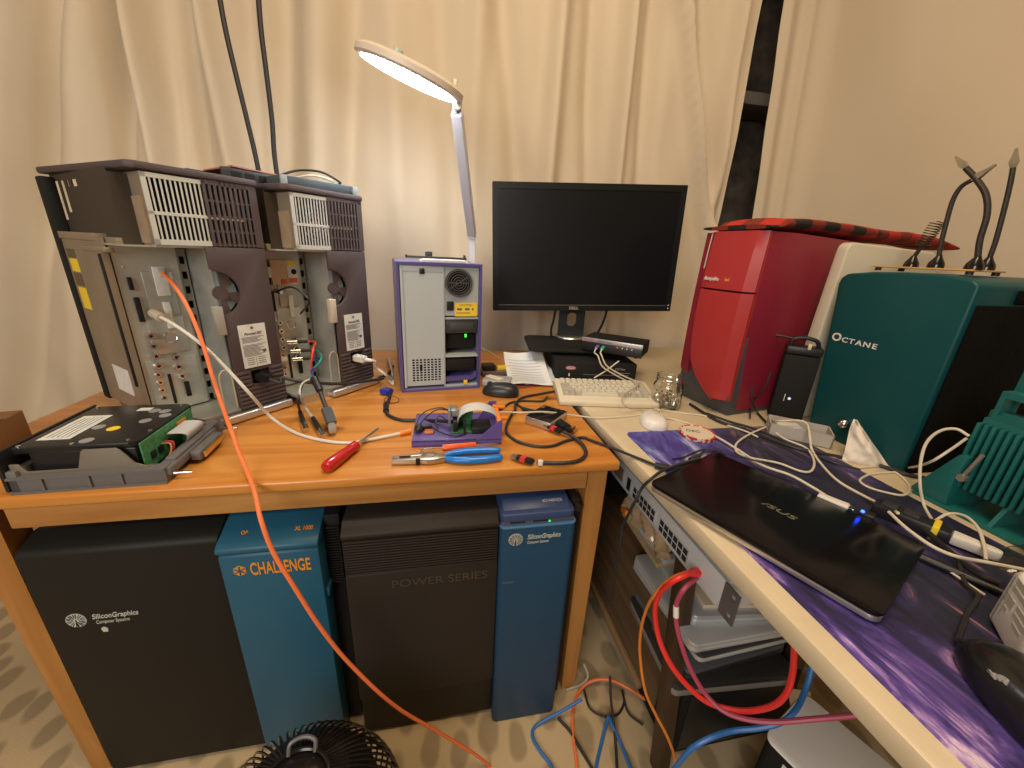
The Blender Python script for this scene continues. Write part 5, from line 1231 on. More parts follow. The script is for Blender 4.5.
MB().b2((0.130, 0.026, 0.014), (0.175, 0.076, 0.030), 0.002).build('socket_block', BLACK, ps)
MB().b2((0.025, 0.030, 0.0142), (0.045, 0.050, 0.020), 0.002).build('orange_chip', mat('brown_orange', (0.45, 0.14, 0.04), 0.4), ps)
for pts in ([(0.086, 0.075, 0.05), (0.06, 0.10, 0.05), (0.025, 0.09, 0.045), (0.008, 0.07, 0.03), (0.012, 0.045, 0.02)],
            [(0.086, 0.07, 0.054), (0.055, 0.085, 0.052), (0.03, 0.075, 0.04), (0.012, 0.06, 0.024)],
            [(0.012, 0.045, 0.022), (0.035, 0.055, 0.026), (0.055, 0.035, 0.020), (0.09, 0.012, 0.018), (0.11, 0.02, 0.017)],
            [(0.080, 0.055, 0.034), (0.058, 0.075, 0.04), (0.050, 0.06, 0.03), (0.055, 0.05, 0.018)]):
    MB().tube(pts, 0.0016, 6).build('wire', RUBBER, ps)
MB().cyl((0.014, 0.055, 0.022), (0.042, 0.058, 0.022), 0.007, 0.005).build('inline_plug', BLACK, ps)
MB().sphere((0.012, 0.045, 0.024), (0.010, 0.014, 0.009), 14).build('cable_bundle', RUBBER, ps)

# ------------------------------------------------------------------ silver box with black top, its connectors
mn = thing('media_box', 'small silver box with a black glossy top on the wooden desk', 'electronics box', (0.272, 0.872, 0.7503), R(-44))
MB().b2((-0.036, -0.048, 0.0), (0.036, 0.048, 0.021), 0.003).build('case', mat('pink_silver', (0.56, 0.50, 0.45), 0.35, 0.7), mn)
MB().b2((-0.034, -0.046, 0.0208), (0.034, 0.046, 0.0225), 0.0006).build('top', GLB, mn)
MB().prism([(-0.016, 0.0), (0.010, 0.010), (0.014, 0.006), (-0.004, -0.004)], 0.0224, 0.0230).build('mark', SIL, mn)
hd_ = thing('hdmi_cable', 'black cable with red-marked plugs looping over the desk front', 'cable', (0, 0, 0))
def on(px_, py_, z): return P(px_, py_, 0.7503+z)
pts = [on(563, 432, .010), on(572, 436, .008), on(582, 444, .006), on(586, 453, .0045), on(580, 460, .0045), on(565, 463, .0045), on(548, 463, .0045), on(537, 462, .006)]
MB().tube(pts, 0.0042, 10).build('cord', RUBBER, hd_)
def hplug(a, b_, nm='plug'):
    o = plugbox(hd_, a, b_, 0.017, 0.009, BLACK, nm, 0.003)
    return o
def hp_at(p, q):
    hplug(p.lerp(q, 0.0), q)
    d = (q-p)
    plugbox(hd_, p.lerp(q, 0.2), p.lerp(q, 0.62), 0.018, 0.0098, mat('red_mark', (0.62, 0.04, 0.05), 0.4), 'red_mark', 0.003)
    plugbox(hd_, p+d.normalized()*-0.010, p+d.normalized()*0.002, 0.013, 0.005, mat('plug_metal', (0.32, 0.28, 0.24), 0.35, 0.8), 'metal_tip', 0.0005)
hp_at(on(516, 457, .008), on(534, 462, .008)); hp_at(on(548, 426, .011), on(562, 432, .010))
plugbox(hd_, on(538, 462.3, .0062), on(543, 463, .0062), 0.010, 0.010, WHITE, 'white_tape', 0.001)
dg = thing('adapter', 'short black adapter with gold contacts between the silver box and the cable', 'adapter', (0, 0, 0))
plugbox(dg, on(556, 421, .010), on(567, 428, .010), 0.026, 0.012, BLACK, 'body')
plugbox(dg, on(567, 428, .010), on(572, 431, .010), 0.020, 0.010, BLACK, 'collar')
plug(dg, on(572, 431, .008), on(577, 430, .008), 0.0048, GOLD, 'gold_contact')
plug(dg, on(571, 429, .014), on(575, 427, .014), 0.003, GOLD, 'gold_contact')

# black leads on the right part of the wooden desk
def dcable(pxs, r, material, label, nm='cable', cat='cable'):
    return cable(nm, [P(q[0], q[1], 0.7503+r+(q[2] if len(q) > 2 else 0)) for q in pxs], r, material, label, cat)
dcable([(556, 391), (540, 394), (524, 397, .002), (516, 403, .004), (515, 411, .004), (513, 412, .004), (507, 424, .002), (507, 433), (517, 441), (535, 446), (552, 446), (566, 441), (582, 437.5), (590, 440)], 0.0034, RUBBER, 'black cable winding from the keyboard round the silver box to the desk edge')
o = dcable([(547, 397), (543, 401), (530, 401), (520, 401), (510, 403), (503, 408), (496, 411)], 0.003, RUBBER, 'black cable lying between the black mouse and the silver box')
o = dcable([(514, 402, .003), (518, 405), (525, 410, .002)], 0.003, RUBBER, 'short black cable with a plug behind the silver box')
plug(o, P(523, 409, .757), P(535, 412, .757), 0.006, BLACK)
dcable([(482, 348, .03), (500, 358, .02), (524, 372, .012), (540, 378, .006), (555, 382, .002)], 0.0018, mat('grey_lead', (0.42, 0.42, 0.36), 0.5), 'thin grey lead drooping over the papers behind the black mouse')

# papers and small packs behind the black mouse
for k, (col, dz, rz, lab) in enumerate((((0.66, 0.70, 0.76), 0.0, 8, 'bluish printed sheet lying crooked under another behind the black mouse'), ((0.74, 0.74, 0.72), 0.006, -4, 'white printed leaflet on top of the papers behind the black mouse'))):
    def sheet(u, v):
        return Vector((-0.070+0.145*u, -0.10+0.22*v, 0.002+dz+(0.050*v*v if k else 0.022*v*v)+0.004*math.sin(u*5+v*3)+0.002*u))
    o = MB().grid(sheet, 16, 16, 0, 0.001).build('leaflet', mat('sheet_%d' % k, col, 0.7), None, (0.300 if k else 0.335, 1.235 if k else 1.26, 0.7503), (0, 0, R(rz)))
    tag(o, lab, 'paper')
    if k:
        for r in range(9):
            def ln(u, v, r=r):
                uu, vv = 0.10+0.75*u, 0.10+r*0.085+0.02*v
                p = sheet(uu, vv); p.z += 0.0013; return p
            MB().grid(ln, 8, 1).build('print_line', mat('pale_blue_print', (0.45, 0.5, 0.6), 0.7), o)
bk = MB().b2((-0.08, -0.045, 0), (0.08, 0.045, 0.0018)).build('booklet', mat('dark_red_card', (0.25, 0.05, 0.04), 0.6), None, (0.285, 1.175, 0.7503), (0, 0, R(14)))
tag(bk, 'dark red card edge showing under the papers behind the mouse', 'card')
pk = thing('blister_pack', 'small clear grey pack with a white label beside the purple tower', 'pack', (0.188, 1.165, 0.7503), R(-20))
MB().b2((-0.045, -0.032, 0), (0.045, 0.032, 0.022), 0.006, 3).build('shell', mat('frosted_grey', (0.40, 0.42, 0.44), 0.25), pk)
MB().box((-0.01, 0.002, 0.0226), (0.058, 0.026, 0.0008), rot=(0, 0, R(-28))).build('label', PAPER, pk)
pk = thing('parts_tray', 'low tray of odd dark parts with a yellow marker beside the purple tower', 'tray', (0.20, 1.275, 0.7503), R(6))
MB().b2((-0.055, -0.03, 0), (0.06, 0.03, 0.018), 0.003).build('tray', mat('brown_grey_tray', (0.13, 0.11, 0.10), 0.6), pk)
MB().b2((-0.05, -0.022, 0.017), (-0.006, 0.02, 0.038), 0.004).build('black_block', BLACK, pk)
MB().prism([(0.0, -0.018), (0.05, -0.010), (0.046, 0.014), (0.008, 0.012)], 0.017, 0.030, 'xy', 0.002).build('yellow_marker', YELLOW, pk)

# ------------------------------------------------------------------ cables of the brown computers
def PM(o, px, py, yl):     # where a sight line meets a plane parallel to a machine's face
    a = o.rotation_euler.z; n_ = Vector((-math.sin(a), math.cos(a), 0)); d = ray(px, py)
    return EYE + d*(((o.location+n_*yl)-EYE).dot(n_)/d.dot(n_))
o = cable('cable', [PM(m1, a, b_, y_) for a, b_, y_ in ((163, 273, .075), (176, 288, .03), (190, 312, -.005), (203, 345, -.035), (212, 375, -.06), (220, 400, -.085))] + [PY(231, 430, .735), PY(243, 462, .70)] +
          [PY(254, 490, .640), PY(261, 520, .60), PY(273, 552, .585), PY(293, 585, .575), PY(320, 627, .57), PY(350, 664, .568), PY(395, 706, .562), PY(440, 733, .56), PY(480, 758, .56), PY(515, 790, .56)], 0.0037, ORANGE, 'bright orange cable hanging over the desk front down to the floor')
plugbox(o, PM(m1, 160, 269, .094), PM(m1, 165, 276, .07), 0.011, 0.009, mat('clear_plug', (0.5, 0.42, 0.36), 0.25), 'plug')
o = cable('cable', [PM(m1, a, b_, y_) for a, b_, y_ in ((158, 316, .07), (168, 321, .04), (188, 334, .0), (208, 350, -.03), (230, 372, -.055), (250, 394, -.08))] + [P(272, 418, .756), P(296, 433, .754), P(326, 441, .754), P(352, 442.5, .754), P(378, 438, .755), P(402, 433, .757)], 0.0034, mat('white_cable', (0.66, 0.64, 0.58), 0.45), 'white cable drooping from the left brown computer across the desk')
plug(o, PM(m1, 153, 313, .094), PM(m1, 162, 318, .06), 0.0095, mat('cream_plug', (0.5, 0.45, 0.36), 0.5), 'plug')
plug(o, P(400, 433.5, .757), P(411, 431, .7575), 0.0058, mat('orange_clip', (0.80, 0.22, 0.02), 0.4), 'orange_tip')
# black power lead of the left machine
o = cable('mains_cable', [W(m1, 0.160, -0.028, 0.090), W(m1, 0.172, -0.052, 0.082)] + [PY(a, b_, y_) for a, b_, y_ in ((282, 378, .985), (298, 381, .99), (318, 383, 1.01), (345, 383.5, 1.06))] + [W(m2, 0.19, -0.06, 0.03), P(378, 378, .758), P(388, 374, .755), P(393, 366, .755)], 0.0042, RUBBER, 'black power cord leaving the left brown computer')
plugbox(o, W(m1, 0.152, 0.004, 0.094), W(m1, 0.161, -0.030, 0.090), 0.022, 0.018, BLACK, 'plug')
o = cable('mains_cable', [W(m2, 0.160, -0.030, 0.092), W(m2, 0.178, -0.050, 0.086)] + [PY(a, b_, y_) for a, b_, y_ in ((377, 368, 1.17), (386, 375, 1.17))] + [P(392, 380, .756), P(393, 384, .7545), P(389, 381, .7545)], 0.004, mat('white_cable', (0.66, 0.64, 0.58), 0.45), 'white power cord leaving the right brown computer')
plugbox(o, W(m2, 0.152, 0.004, 0.094), W(m2, 0.161, -0.032, 0.091), 0.022, 0.018, WHITE, 'plug')
plug(o, W(m2, 0.161, -0.032, 0.091), W(m2, 0.172, -0.046, 0.088), 0.0065, WHITE, 'strain_relief', 12, 0.0045)
o = cable('flat_strap', [P(388, 360, .756), P(388, 358, .80), P(391, 366, .785), P(393, 378, .757)], 0.0035, mat('grey_strap', (0.3, 0.29, 0.27), 0.5), 'pale grey cable bent upright beside the right brown computer')
# blue video plug and its lead
o = dcable([(391, 393, .004), (388, 402), (386, 411), (390, 416), (402, 420), (420, 420, .004), (440, 421, .02), (452, 422, .03)], 0.0042, RUBBER, 'dark video cable with a blue plug beside the purple tower')
plugbox(o, P(382, 390, .760), P(391, 392, .760), 0.030, 0.014, mat('blue_plug', (0.02, 0.04, 0.42), 0.4), 'blue_plug', 0.004)
plug(o, P(386, 404, .7555), P(386, 411, .7555), 0.0075, BLACK, 'ferrite')
dcable([(393, 396), (398, 398), (398, 402), (390, 403), (384, 400), (388, 396)], 0.0009, RUBBER, 'hair-thin black wire curled near the blue plug', 'wire', 'wire')

# video breakout lead hanging from the right machine
bo = thing('breakout_cable', 'black breakout cable with round metal plugs hanging from the right brown computer', 'cable', (0, 0, 0))
top = PY(314, 378, .965)
def bt_(pts, r, m_, nm='lead'): return MB().tube(pts, r, 8).build(nm, m_, bo)
s1, s2, s3 = W(m2, 0.012, 0.092, 0.150), W(m2, 0.018, 0.092, 0.124), W(m2, 0.020, 0.092, 0.101)
for s_, c_, nm, mid in ((s1, (0.75, 0.08, 0.05), 'red_lead', (313, 350)), (s2, (0.02, 0.30, 0.22), 'green_lead', (321, 360)), (s3, (0.02, 0.07, 0.5), 'blue_lead', (316, 366))):
    d_ = W(m2, 0.045, -0.03, 0)-W(m2, 0, 0, 0)
    e_ = s_+d_*0.9
    MB().cyl(s_, s_+d_*0.45, 0.006, None, 12).build('metal_plug', CHROME, bo)
    MB().cyl(s_+d_*0.42, e_, 0.0055, 0.0042, 12).build('boot', BLACK, bo)
    bt_([e_, e_+d_*0.35+Vector((0, 0, -0.004)), PY(*mid, .975), PY(311, 372, .97), top], 0.0024, mat(nm, c_, 0.45), nm)
MB().cyl(top, PY(320, 391, .94), 0.0095, 0.0085, 14).build('junction', BLACK, bo)
e1 = PY(326, 408, .905)
bt_([PY(319, 389, .945), PY(322, 397, .93), e1], 0.0052, RUBBER)
plugbox(bo, e1, P(332, 424, .765), 0.022, 0.012, DK, 'multi_plug')
plugbox(bo, P(331, 421, .766), P(333, 432, .762), 0.016, 0.009, mat('brass_grey', (0.45, 0.4, 0.33), 0.4, 0.5), 'metal_tip')
for st, mids, e_, r, m_, nm in ((PY(303, 382, .975), [PY(300, 392, .94), PY(298, 402, .92)], (300, 412), .003, RUBBER, 'black_lead'), (PY(312, 378, .97), [PY(302, 384, .955), PY(300, 396, .93), P(306, 408, .775)], (313, 418), .0026, RIBBON, 'grey_lead')):
    p_ = P(*e_, .762); bt_([st]+mids+[p_], r, m_, nm)
    q_ = P(e_[0]+(4 if nm == 'black_lead' else 7), e_[1]+12, .758)
    MB().cyl(p_, q_, 0.0052, 0.006, 12).build('boot', BLACK, bo)
    MB().cyl(q_, q_+(q_-p_)*0.5, 0.0066, None, 14).build('metal_plug', CHROME, bo)
o = cable('lead', [W(m2, 0.0, 0.085, 0.285), PY(290, 287, 1.05), PY(301, 292, 1.03), PY(309, 302, 1.03), W(m2, 0.05, 0.075, 0.225)], 0.0026, RUBBER, 'short dark lead bowed across the open bay of the right brown computer')
plug(o, W(m2, 0.0, 0.092, 0.287), W(m2, 0.006, 0.075, 0.285), 0.006, CHROME)

# ------------------------------------------------------------------ towers under the wooden desk
CHB = mat('charcoal_case', (0.012, 0.0118, 0.0105), 0.55, bump=0.06, bscale=400, spec=0.25)
CHBLUE = mat('steel_blue', (0.018, 0.100, 0.175), 0.42, spec=0.3, bump=0.02, bscale=300)
PSB = mat('brown_black_case', (0.024, 0.0185, 0.015), 0.6, bump=0.06, bscale=400, spec=0.3)
PSBLUE = mat('deep_blue', (0.014, 0.058, 0.125), 0.42, spec=0.3, bump=0.02, bscale=300)
PALE = mat('pale_print', (0.50, 0.52, 0.48), 0.5)
def logo(parent, x, y, z, r, spokes=True):
    # round lattice emblem: a pale disc cut by dark grooves
    o = MB().cyl((x, y, z), (x, y-0.0008, z), r, None, 32).build('emblem', PALE, parent)
    mb = MB()
    for k in range(10):
        a = k*PI/5+0.15; c_, s_ = math.cos(a), math.sin(a)
        for r0, r1, off in ((0.30, 0.95, 0.0), (0.55, 0.92, 0.26)):
            a2 = a+off
            p = Vector((x+r*r0*math.cos(a2), y-0.0010, z+r*r0*math.sin(a2))); q = Vector((x+r*r1*math.cos(a2), y-0.0010, z+r*r1*math.sin(a2)))
            mb.cyl(p, q, r*0.045, None, 6)
    mb.b2((x-r*0.05, y-0.0013, z-r*0.95), (x+r*0.05, y-0.0006, z+r*0.1))
    mb.build('emblem_lines', CHB, o)
    return o
ct = thing('server', 'charcoal and blue tower with orange lettering under the left half of the desk', 'computer', (-0.49, 0.683, 0.0))
xl, xb, xr = -0.245, 0.072, 0.252
body = [(0.0, 0.012), (0.0, 0.612), (0.006, 0.620), (0.045, 0.636), (0.62, 0.636), (0.62, 0.012)]
MB().prism(body, xl, xb, 'yz', 0.004).build('case', CHB, ct)
MB().b2((xl+0.01, 0.02, 0.0), (xb, 0.60, 0.014)).b2((xb, 0.02, 0.0), (xr, 0.60, 0.012)).build('plinth', BLACKM, ct)
MB().prism([(-0.012, 0.012), (-0.014, 0.585), (-0.006, 0.589), (0.25, 0.589), (0.25, 0.012)], xb+0.001, xr, 'yz', 0.005).build('blue_door', CHBLUE, ct)
MB().prism([(-0.016, 0.592), (-0.017, 0.602), (-0.006, 0.610), (0.05, 0.633), (0.25, 0.638), (0.25, 0.592)], xb-0.001, xr+0.001, 'yz', 0.004).build('blue_cap', CHBLUE, ct)
vent = MB().b2((xr+0.001, 0.03, 0.012), (xr+0.032, 0.62, 0.632), 0.003)
for k in range(22): vent.b2((xr+0.002, 0.022, 0.46+k*0.0068), (xr+0.031, 0.034, 0.4635+k*0.0068), 0.001)
vent.build('side_vent', CHB, ct)
MB().b2((xr-0.004, -0.004, 0.452), (xr+0.006, 0.03, 0.472), 0.002).build('latch', CHBLUE, ct)
ORP = mat('orange_lettering', (0.72, 0.27, 0.02), 0.5)
text('CHALLENGE', 0.041, ORP, ct, (0.1795, -0.0146, 0.551), (R(90), 0, 0), sx=0.475, bold=0.0008)
e_ = MB().cyl((0.107, -0.0138, 0.551), (0.107, -0.0148, 0.551), 0.0125, None, 6).build('emblem', ORP, ct)
for a in (30, 90, 150): 
    d_ = Vector((math.cos(R(a)), 0, math.sin(R(a))))*0.011
    MB().cyl(Vector((0.107, -0.0150, 0.551))-d_, Vector((0.107, -0.0150, 0.551))+d_, 0.0012, None, 6).build('emblem_line', CHBLUE, e_)
tilt = math.atan2(0.023, 0.056)
text('XL 1000', 0.012, ORP, ct, (0.222, 0.012, 0.6185), (tilt, 0, 0), sx=0.8, bold=0.0003)
text('OP', 0.010, ORP, ct, (0.115, 0.012, 0.6185), (tilt, 0, 0), sx=0.9, bold=0.0003)
logo(ct, -0.193, -0.0002, 0.459, 0.0165)
text('SiliconGraphics', 0.0165, PALE, ct, (-0.167, -0.0008, 0.463), (R(90), 0, 0), sx=0.74, shear=0.2, align='LEFT', bold=0.0002)
text('Computer Systems', 0.0115, PALE, ct, (-0.164, -0.0008, 0.449), (R(90), 0, 0), sx=0.62, shear=0.2, align='LEFT')
MB().prism([(-0.158, 0.423), (-0.150, 0.423), (-0.149, 0.431), (-0.155, 0.436), (-0.160, 0.432)], -0.0008, 0.0004, 'xz').build('chipped_sticker', PALE, ct)

pt = thing('server', 'brown-black and blue tower under the right half of the desk', 'computer', (0.05, 0.66, 0.0))
L0, L1 = -0.243, 0.072
MB().prism([(0.012, 0.012), (0.012, 0.135), (0.0, 0.145), (0.0, 0.515), (0.004, 0.519), (0.004, 0.604), (-0.003, 0.612), (-0.003, 0.620), (0.012, 0.630), (0.020, 0.640), (0.62, 0.648), (0.62, 0.012)], L0, L1, 'yz', 0.003).build('case', PSB, pt)
mb = MB()
for k in range(13): mb.b2((L0+0.002, -0.002, 0.520+k*0.0066), (L1-0.002, 0.006, 0.5240+k*0.0066), 0.001)
mb.build('ribbing', PSB, pt)
text('POWER SERIES', 0.028, mat('dim_lettering', (0.060, 0.047, 0.036), 0.5), pt, (-0.052, -0.0008, 0.484), (R(90), 0, 0), sx=1.12)
B0, B1 = 0.073, 0.240
dr = MB().prism(rrect(B1-B0, 0.24, 0.012, 4, (B0+B1)/2, 0.107), 0.0, 0.610, 'xy', 0.003).build('blue_door', PSBLUE, pt)
mb = MB().prism(rrect(B1-B0+0.002, 0.24, 0.012, 4, (B0+B1)/2, 0.107), 0.6095, 0.6135, 'xy', 0.001)
mb.build('door_rim', mat('bright_blue_rim', (0.06, 0.17, 0.34), 0.3), pt)
MB().b2((B0+0.004, -0.004, 0.6135), (B1-0.004, 0.20, 0.622), 0.001).build('gap_frame', mat('mauve_grey', (0.13, 0.10, 0.11), 0.6), pt)
for x in (B0+0.035, B0+0.085): MB().b2((x-0.014, -0.0055, 0.618), (x+0.018, 0.0, 0.624)).build('slot', VOID, pt)
MB().sphere((B0+0.107, -0.006, 0.6175), (0.002, 0.0015, 0.002), 10).build('indicator', emis('green_led', (0.05, 1.0, 0.08), 1.6), pt)
MB().prism([(p[0], p[1]) for p in rrect(B1-B0-0.004, 0.22, 0.012, 4, (B0+B1)/2-0.002, 0.100)], 0.6235, 0.643, 'xy', 0.004).prism([(0.004, 0.6425), (0.03, 0.656), (0.2, 0.660), (0.2, 0.6425)], B0+0.006, B1-0.012, 'yz', 0.003).build('blue_cap', mat('violet_blue', (0.03, 0.06, 0.16), 0.4), pt)
text('4D/440VGX', 0.010, PALE, pt, (B1-0.05, 0.019, 0.6512), (R(28), 0, 0), sx=0.9)
logo(pt, B0+0.033, -0.0136, 0.583, 0.0155)
text('SiliconGraphics', 0.0165, PALE, pt, (B0+0.058, -0.0142, 0.5865), (R(90), 0, 0), sx=0.72, shear=0.25, align='LEFT', bold=0.0002)
text('Computer Systems', 0.010, PALE, pt, (B0+0.058, -0.0142, 0.5725), (R(90), 0, 0), sx=0.62, shear=0.2, align='LEFT')
text('Crimson', 0.009, mat('dim_blue_print', (0.12, 0.15, 0.2), 0.5), pt, (B0+0.022, -0.0142, 0.468), (R(90), 0, 0), sx=0.8)
sb = MB().b2((B1+0.001, 0.03, 0.012), (B1+0.022, 0.62, 0.640), 0.003)
for k in range(20): sb.b2((B1+0.002, 0.022, 0.48+k*0.0068), (B1+0.021, 0.034, 0.4835+k*0.0068), 0.001)
sb.cyl((B1+0.010, 0.012, 0.630), (B1+0.010, 0.05, 0.630), 0.009)
sb.build('side_vent', PSB, pt)
MB().b2((L0+0.01, 0.03, 0.0), (B1, 0.6, 0.0125)).build('plinth', BLACKM, pt)

# ------------------------------------------------------------------ rack below the cream table
DW = wood('dark_wood', (0.075, 0.043, 0.022), (0.035, 0.020, 0.010), 2, 1.0, 0.5, False)
DWY = wood('dark_wood_rail', (0.16, 0.09, 0.04), (0.08, 0.045, 0.02), 1, 1.0, 0.5, False)
rk = thing('shelf_rack', 'dark wooden rack under the cream table holding stacked laptops', 'shelf', (0.68, 0.72, 0.0))
def slant(b0, t0, w, d_, name='post'):
    b0, t0 = Vector(b0), Vector(t0)
    MB().loft([[p+Vector((sx*w/2, sy*d_/2, 0)) for sx, sy in ((-1, -1), (1, -1), (1, 1), (-1, 1))] for p in (b0, t0)]).build(name, DW, rk)
slant((-0.172, -0.228, 0), (-0.192, -0.180, 0.594), 0.034, 0.028)
slant((-0.172, 0.30, 0), (-0.192, 0.30, 0.594), 0.034, 0.028)
slant((0.17, -0.20, 0), (0.17, -0.18, 0.594), 0.034, 0.028)
slant((0.17, 0.30, 0), (0.17, 0.30, 0.594), 0.034, 0.028)
for z in (0.255, 0.395): MB().b2((-0.176, -0.17, z-0.012), (0.16, 0.31, z), 0.002).build('shelf_board', DWY, rk)
MB().b2((-0.196, -0.17, 0.592), (0.18, 0.31, 0.606), 0.002).build('top_board', DWY, rk)
MB().b2((0.168, -0.17, 0.02), (0.174, 0.31, 0.592)).b2((-0.17, 0.312, 0.02), (0.174, 0.318, 0.592)).build('shade_panel', BLACKM, rk)  # black side and back sheets added so the rack's inside falls into shade
MB().b2((-0.166, -0.16, 0.10), (-0.162, 0.285, 0.375)).build('side_panel', wood('panel_wood', (0.16, 0.10, 0.05), (0.10, 0.06, 0.03), 1, 1.0, 0.6, False), rk)
MB().b2((-0.178, -0.10, 0.075), (-0.162, 0.285, 0.095), 0.003).build('lower_rail', wood('light_rail', (0.30, 0.19, 0.09), (0.22, 0.13, 0.06), 1, 1.0, 0.6, False), rk)
# crumpled clear wrap hanging on the rack edge
def wrap(u, v):
    y = 0.56+0.20*u; z = 0.600-0.055*v*(0.6+0.4*math.sin(u*7)**2)
    x = 0.472-0.010*v-0.010*abs(noise.noise(Vector((u*9, v*5, 2))))-0.006*math.sin(u*23+v*5)
    return Vector((x, y, z))
o = MB().grid(wrap, 40, 12, 0, 0.0005).build('plastic_wrap', mat('shiny_brown_wrap', (0.30, 0.22, 0.13), 0.12, 0.0, spec=0.8), None, angle=25)
tag(o, 'crinkled shiny brown plastic wrap hanging below the network switch', 'wrap')
# network switch
ns = thing('network_switch', 'grey rack network switch with two blocks of ports under the table edge', 'network switch', (0.456, 0.400, 0.607))
SWG = mat('switch_grey', (0.56, 0.59, 0.62), 0.45, 0.2)
nb = MB().b2((0.004, 0.012, 0.0), (0.24, 0.435, 0.058), 0.002).build('case', SWG, ns)
fp = MB().b2((0.0, 0.010, -0.001), (0.005, 0.437, 0.060), 0.001).build('front_panel', SWG, ns)
ear = MB().plate([-0.020, -0.013, -0.004, 0.012], [-0.001, 0.006, 0.016, 0.043, 0.053, 0.060], {(1, 1), (1, 3)}, -0.001, 0.002, 'yz').build('rack_ear', mat('ear_grey', (0.20, 0.20, 0.20), 0.4, 0.6), ns)
MB().b2((-0.001, 0.434, -0.001), (0.002, 0.462, 0.060)).build('rack_ear', MATS['ear_grey'], ns)
PORT = VOID
for blk in (0.105, 0.222):
    MB().b2((-0.0015, blk-0.004, 0.008), (0.0, blk+0.098, 0.040)).build('port_frame', mat('pale_port_frame', (0.42, 0.44, 0.45), 0.4), ns)
    for i in range(6):
        for j in range(2):
            MB().b2((-0.0022, blk+i*0.0162, 0.010+j*0.0152), (-0.0012, blk+i*0.0162+0.0125, 0.0215+j*0.0152)).build('port', PORT, ns)
MB().b2((-0.0016, 0.335, 0.010), (0.0, 0.350, 0.042)).build('port', mat('black_port', (0.01, 0.01, 0.01), 0.5), ns)
MB().b2((-0.0015, 0.375, 0.012), (0.0, 0.432, 0.046)).build('dark_window', mat('tan_window', (0.16, 0.10, 0.06), 0.5), ns)
for z in (0.030, 0.036): MB().b2((-0.0022, 0.418, z), (-0.0012, 0.421, z+0.002)).build('indicator', emis('green_led', (0.05, 1.0, 0.08), 1.6), ns)
plugbox(thing('fibre_plug', 'orange plug at the far end of the network switch', 'plug', (0, 0, 0)), PX(623, 509, .456), PX(628, 514, .442), 0.012, 0.014, mat('orange_clip', (0.80, 0.22, 0.02), 0.4), 'body')

# things on the rack shelves
def slab(name, label, cat, c, s, rz, material, r=0.012, z=0.0, rim=None, group=None, lid=None):
    t = thing(name, label, cat, (c[0], c[1], z), R(rz), group)
    if rim:
        MB().prism(rrect(s[0], s[1], r, 5), 0.0, s[2]*0.52, 'xy', 0.002).build('base', rim, t)
        MB().prism(rrect(s[0]-0.001, s[1]-0.001, r, 5), s[2]*0.56, s[2], 'xy', 0.002).build('lid', material, t)
        MB().prism(rrect(s[0]-0.006, s[1]-0.006, r, 5), s[2]*0.5, s[2]*0.58, 'xy').build('gap', BLACKM, t)
    else:
        MB().prism(rrect(s[0], s[1], r, 5), 0.0, s[2], 'xy', 0.0015).build('cover', material, t)
    return t
ALU = mat('aluminium', (0.60, 0.63, 0.65), 0.32, 0.4)
DALU = mat('dark_laptop', (0.03, 0.03, 0.032), 0.35)
slab('laptop', 'dark laptop at the bottom of the stack on the middle rack shelf', 'laptop', (0.645, 0.60), (0.30, 0.26, 0.020), 3, DALU, 0.014, 0.3952, ALU)
slab('laptop', 'silver laptop in the middle of the stack on the rack shelf', 'laptop', (0.640, 0.595), (0.31, 0.245, 0.022), 1, ALU, 0.016, 0.4155, ALU)
slab('laptop', 'pale silver laptop on top of the stack on the rack shelf', 'laptop', (0.672, 0.612), (0.29, 0.225, 0.018), -6, mat('pale_alu', (0.50, 0.53, 0.56), 0.3, 0.5), 0.016, 0.438, ALU)
bk = slab('booklet', 'red and white booklet on top of the laptops on the rack shelf', 'booklet', (0.655, 0.568), (0.20, 0.105, 0.010), -8, mat('booklet_white', (0.62, 0.52, 0.38), 0.6), 0.002, 0.4565)
MB().b2((-0.075, -0.030, 0.0101), (0.09, 0.045, 0.0108)).build('red_panel', mat('booklet_red', (0.36, 0.02, 0.02), 0.5), bk)
for k, (y, w_, col, lab) in enumerate(((0.745, .20, (0.42, 0.30, 0.16), 'tan book behind the booklet on the laptops in the rack'), (0.735, .18, (0.40, 0.44, 0.48), 'pale blue-white book on the tan book in the rack'), (0.750, .17, (0.08, 0.07, 0.06), 'dark book topmost of the pile in the rack'))):
    b_ = slab('book', lab, 'book', (0.618+k*0.004, y), (0.215-k*0.01, w_, 0.013), k*3-2, mat('book_cover_%d' % k, col, 0.5), 0.002, 0.4565+k*0.0135)
slab('laptop', 'thick dark laptop with a grey base on the lower rack shelf', 'laptop', (0.648, 0.60), (0.30, 0.24, 0.030), -4, DALU, 0.014, 0.2555, mat('mid_grey_base', (0.22, 0.21, 0.20), 0.35))
slab('laptop', 'slate lidded laptop on the thick dark laptop on the lower rack shelf', 'laptop', (0.655, 0.62), (0.28, 0.22, 0.024), 5, mat('grey_lid', (0.10, 0.11, 0.13), 0.35), 0.014, 0.286, DALU)

bc = thing('shade_block', 'added dark block filling in the shade under the lowest rack shelf', 'case', (0.70, 0.76, 0.0))  # added black block, stands in for the deep shade below the rack
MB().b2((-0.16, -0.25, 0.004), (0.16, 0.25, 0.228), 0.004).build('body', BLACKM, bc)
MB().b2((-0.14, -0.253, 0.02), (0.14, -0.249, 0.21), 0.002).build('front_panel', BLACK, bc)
for x, y in ((-0.14, -0.22), (0.14, -0.22), (-0.14, 0.22), (0.14, 0.22)): MB().cyl((x, y, 0), (x, y, 0.005), 0.012).build('foot', RUBBER, bc)
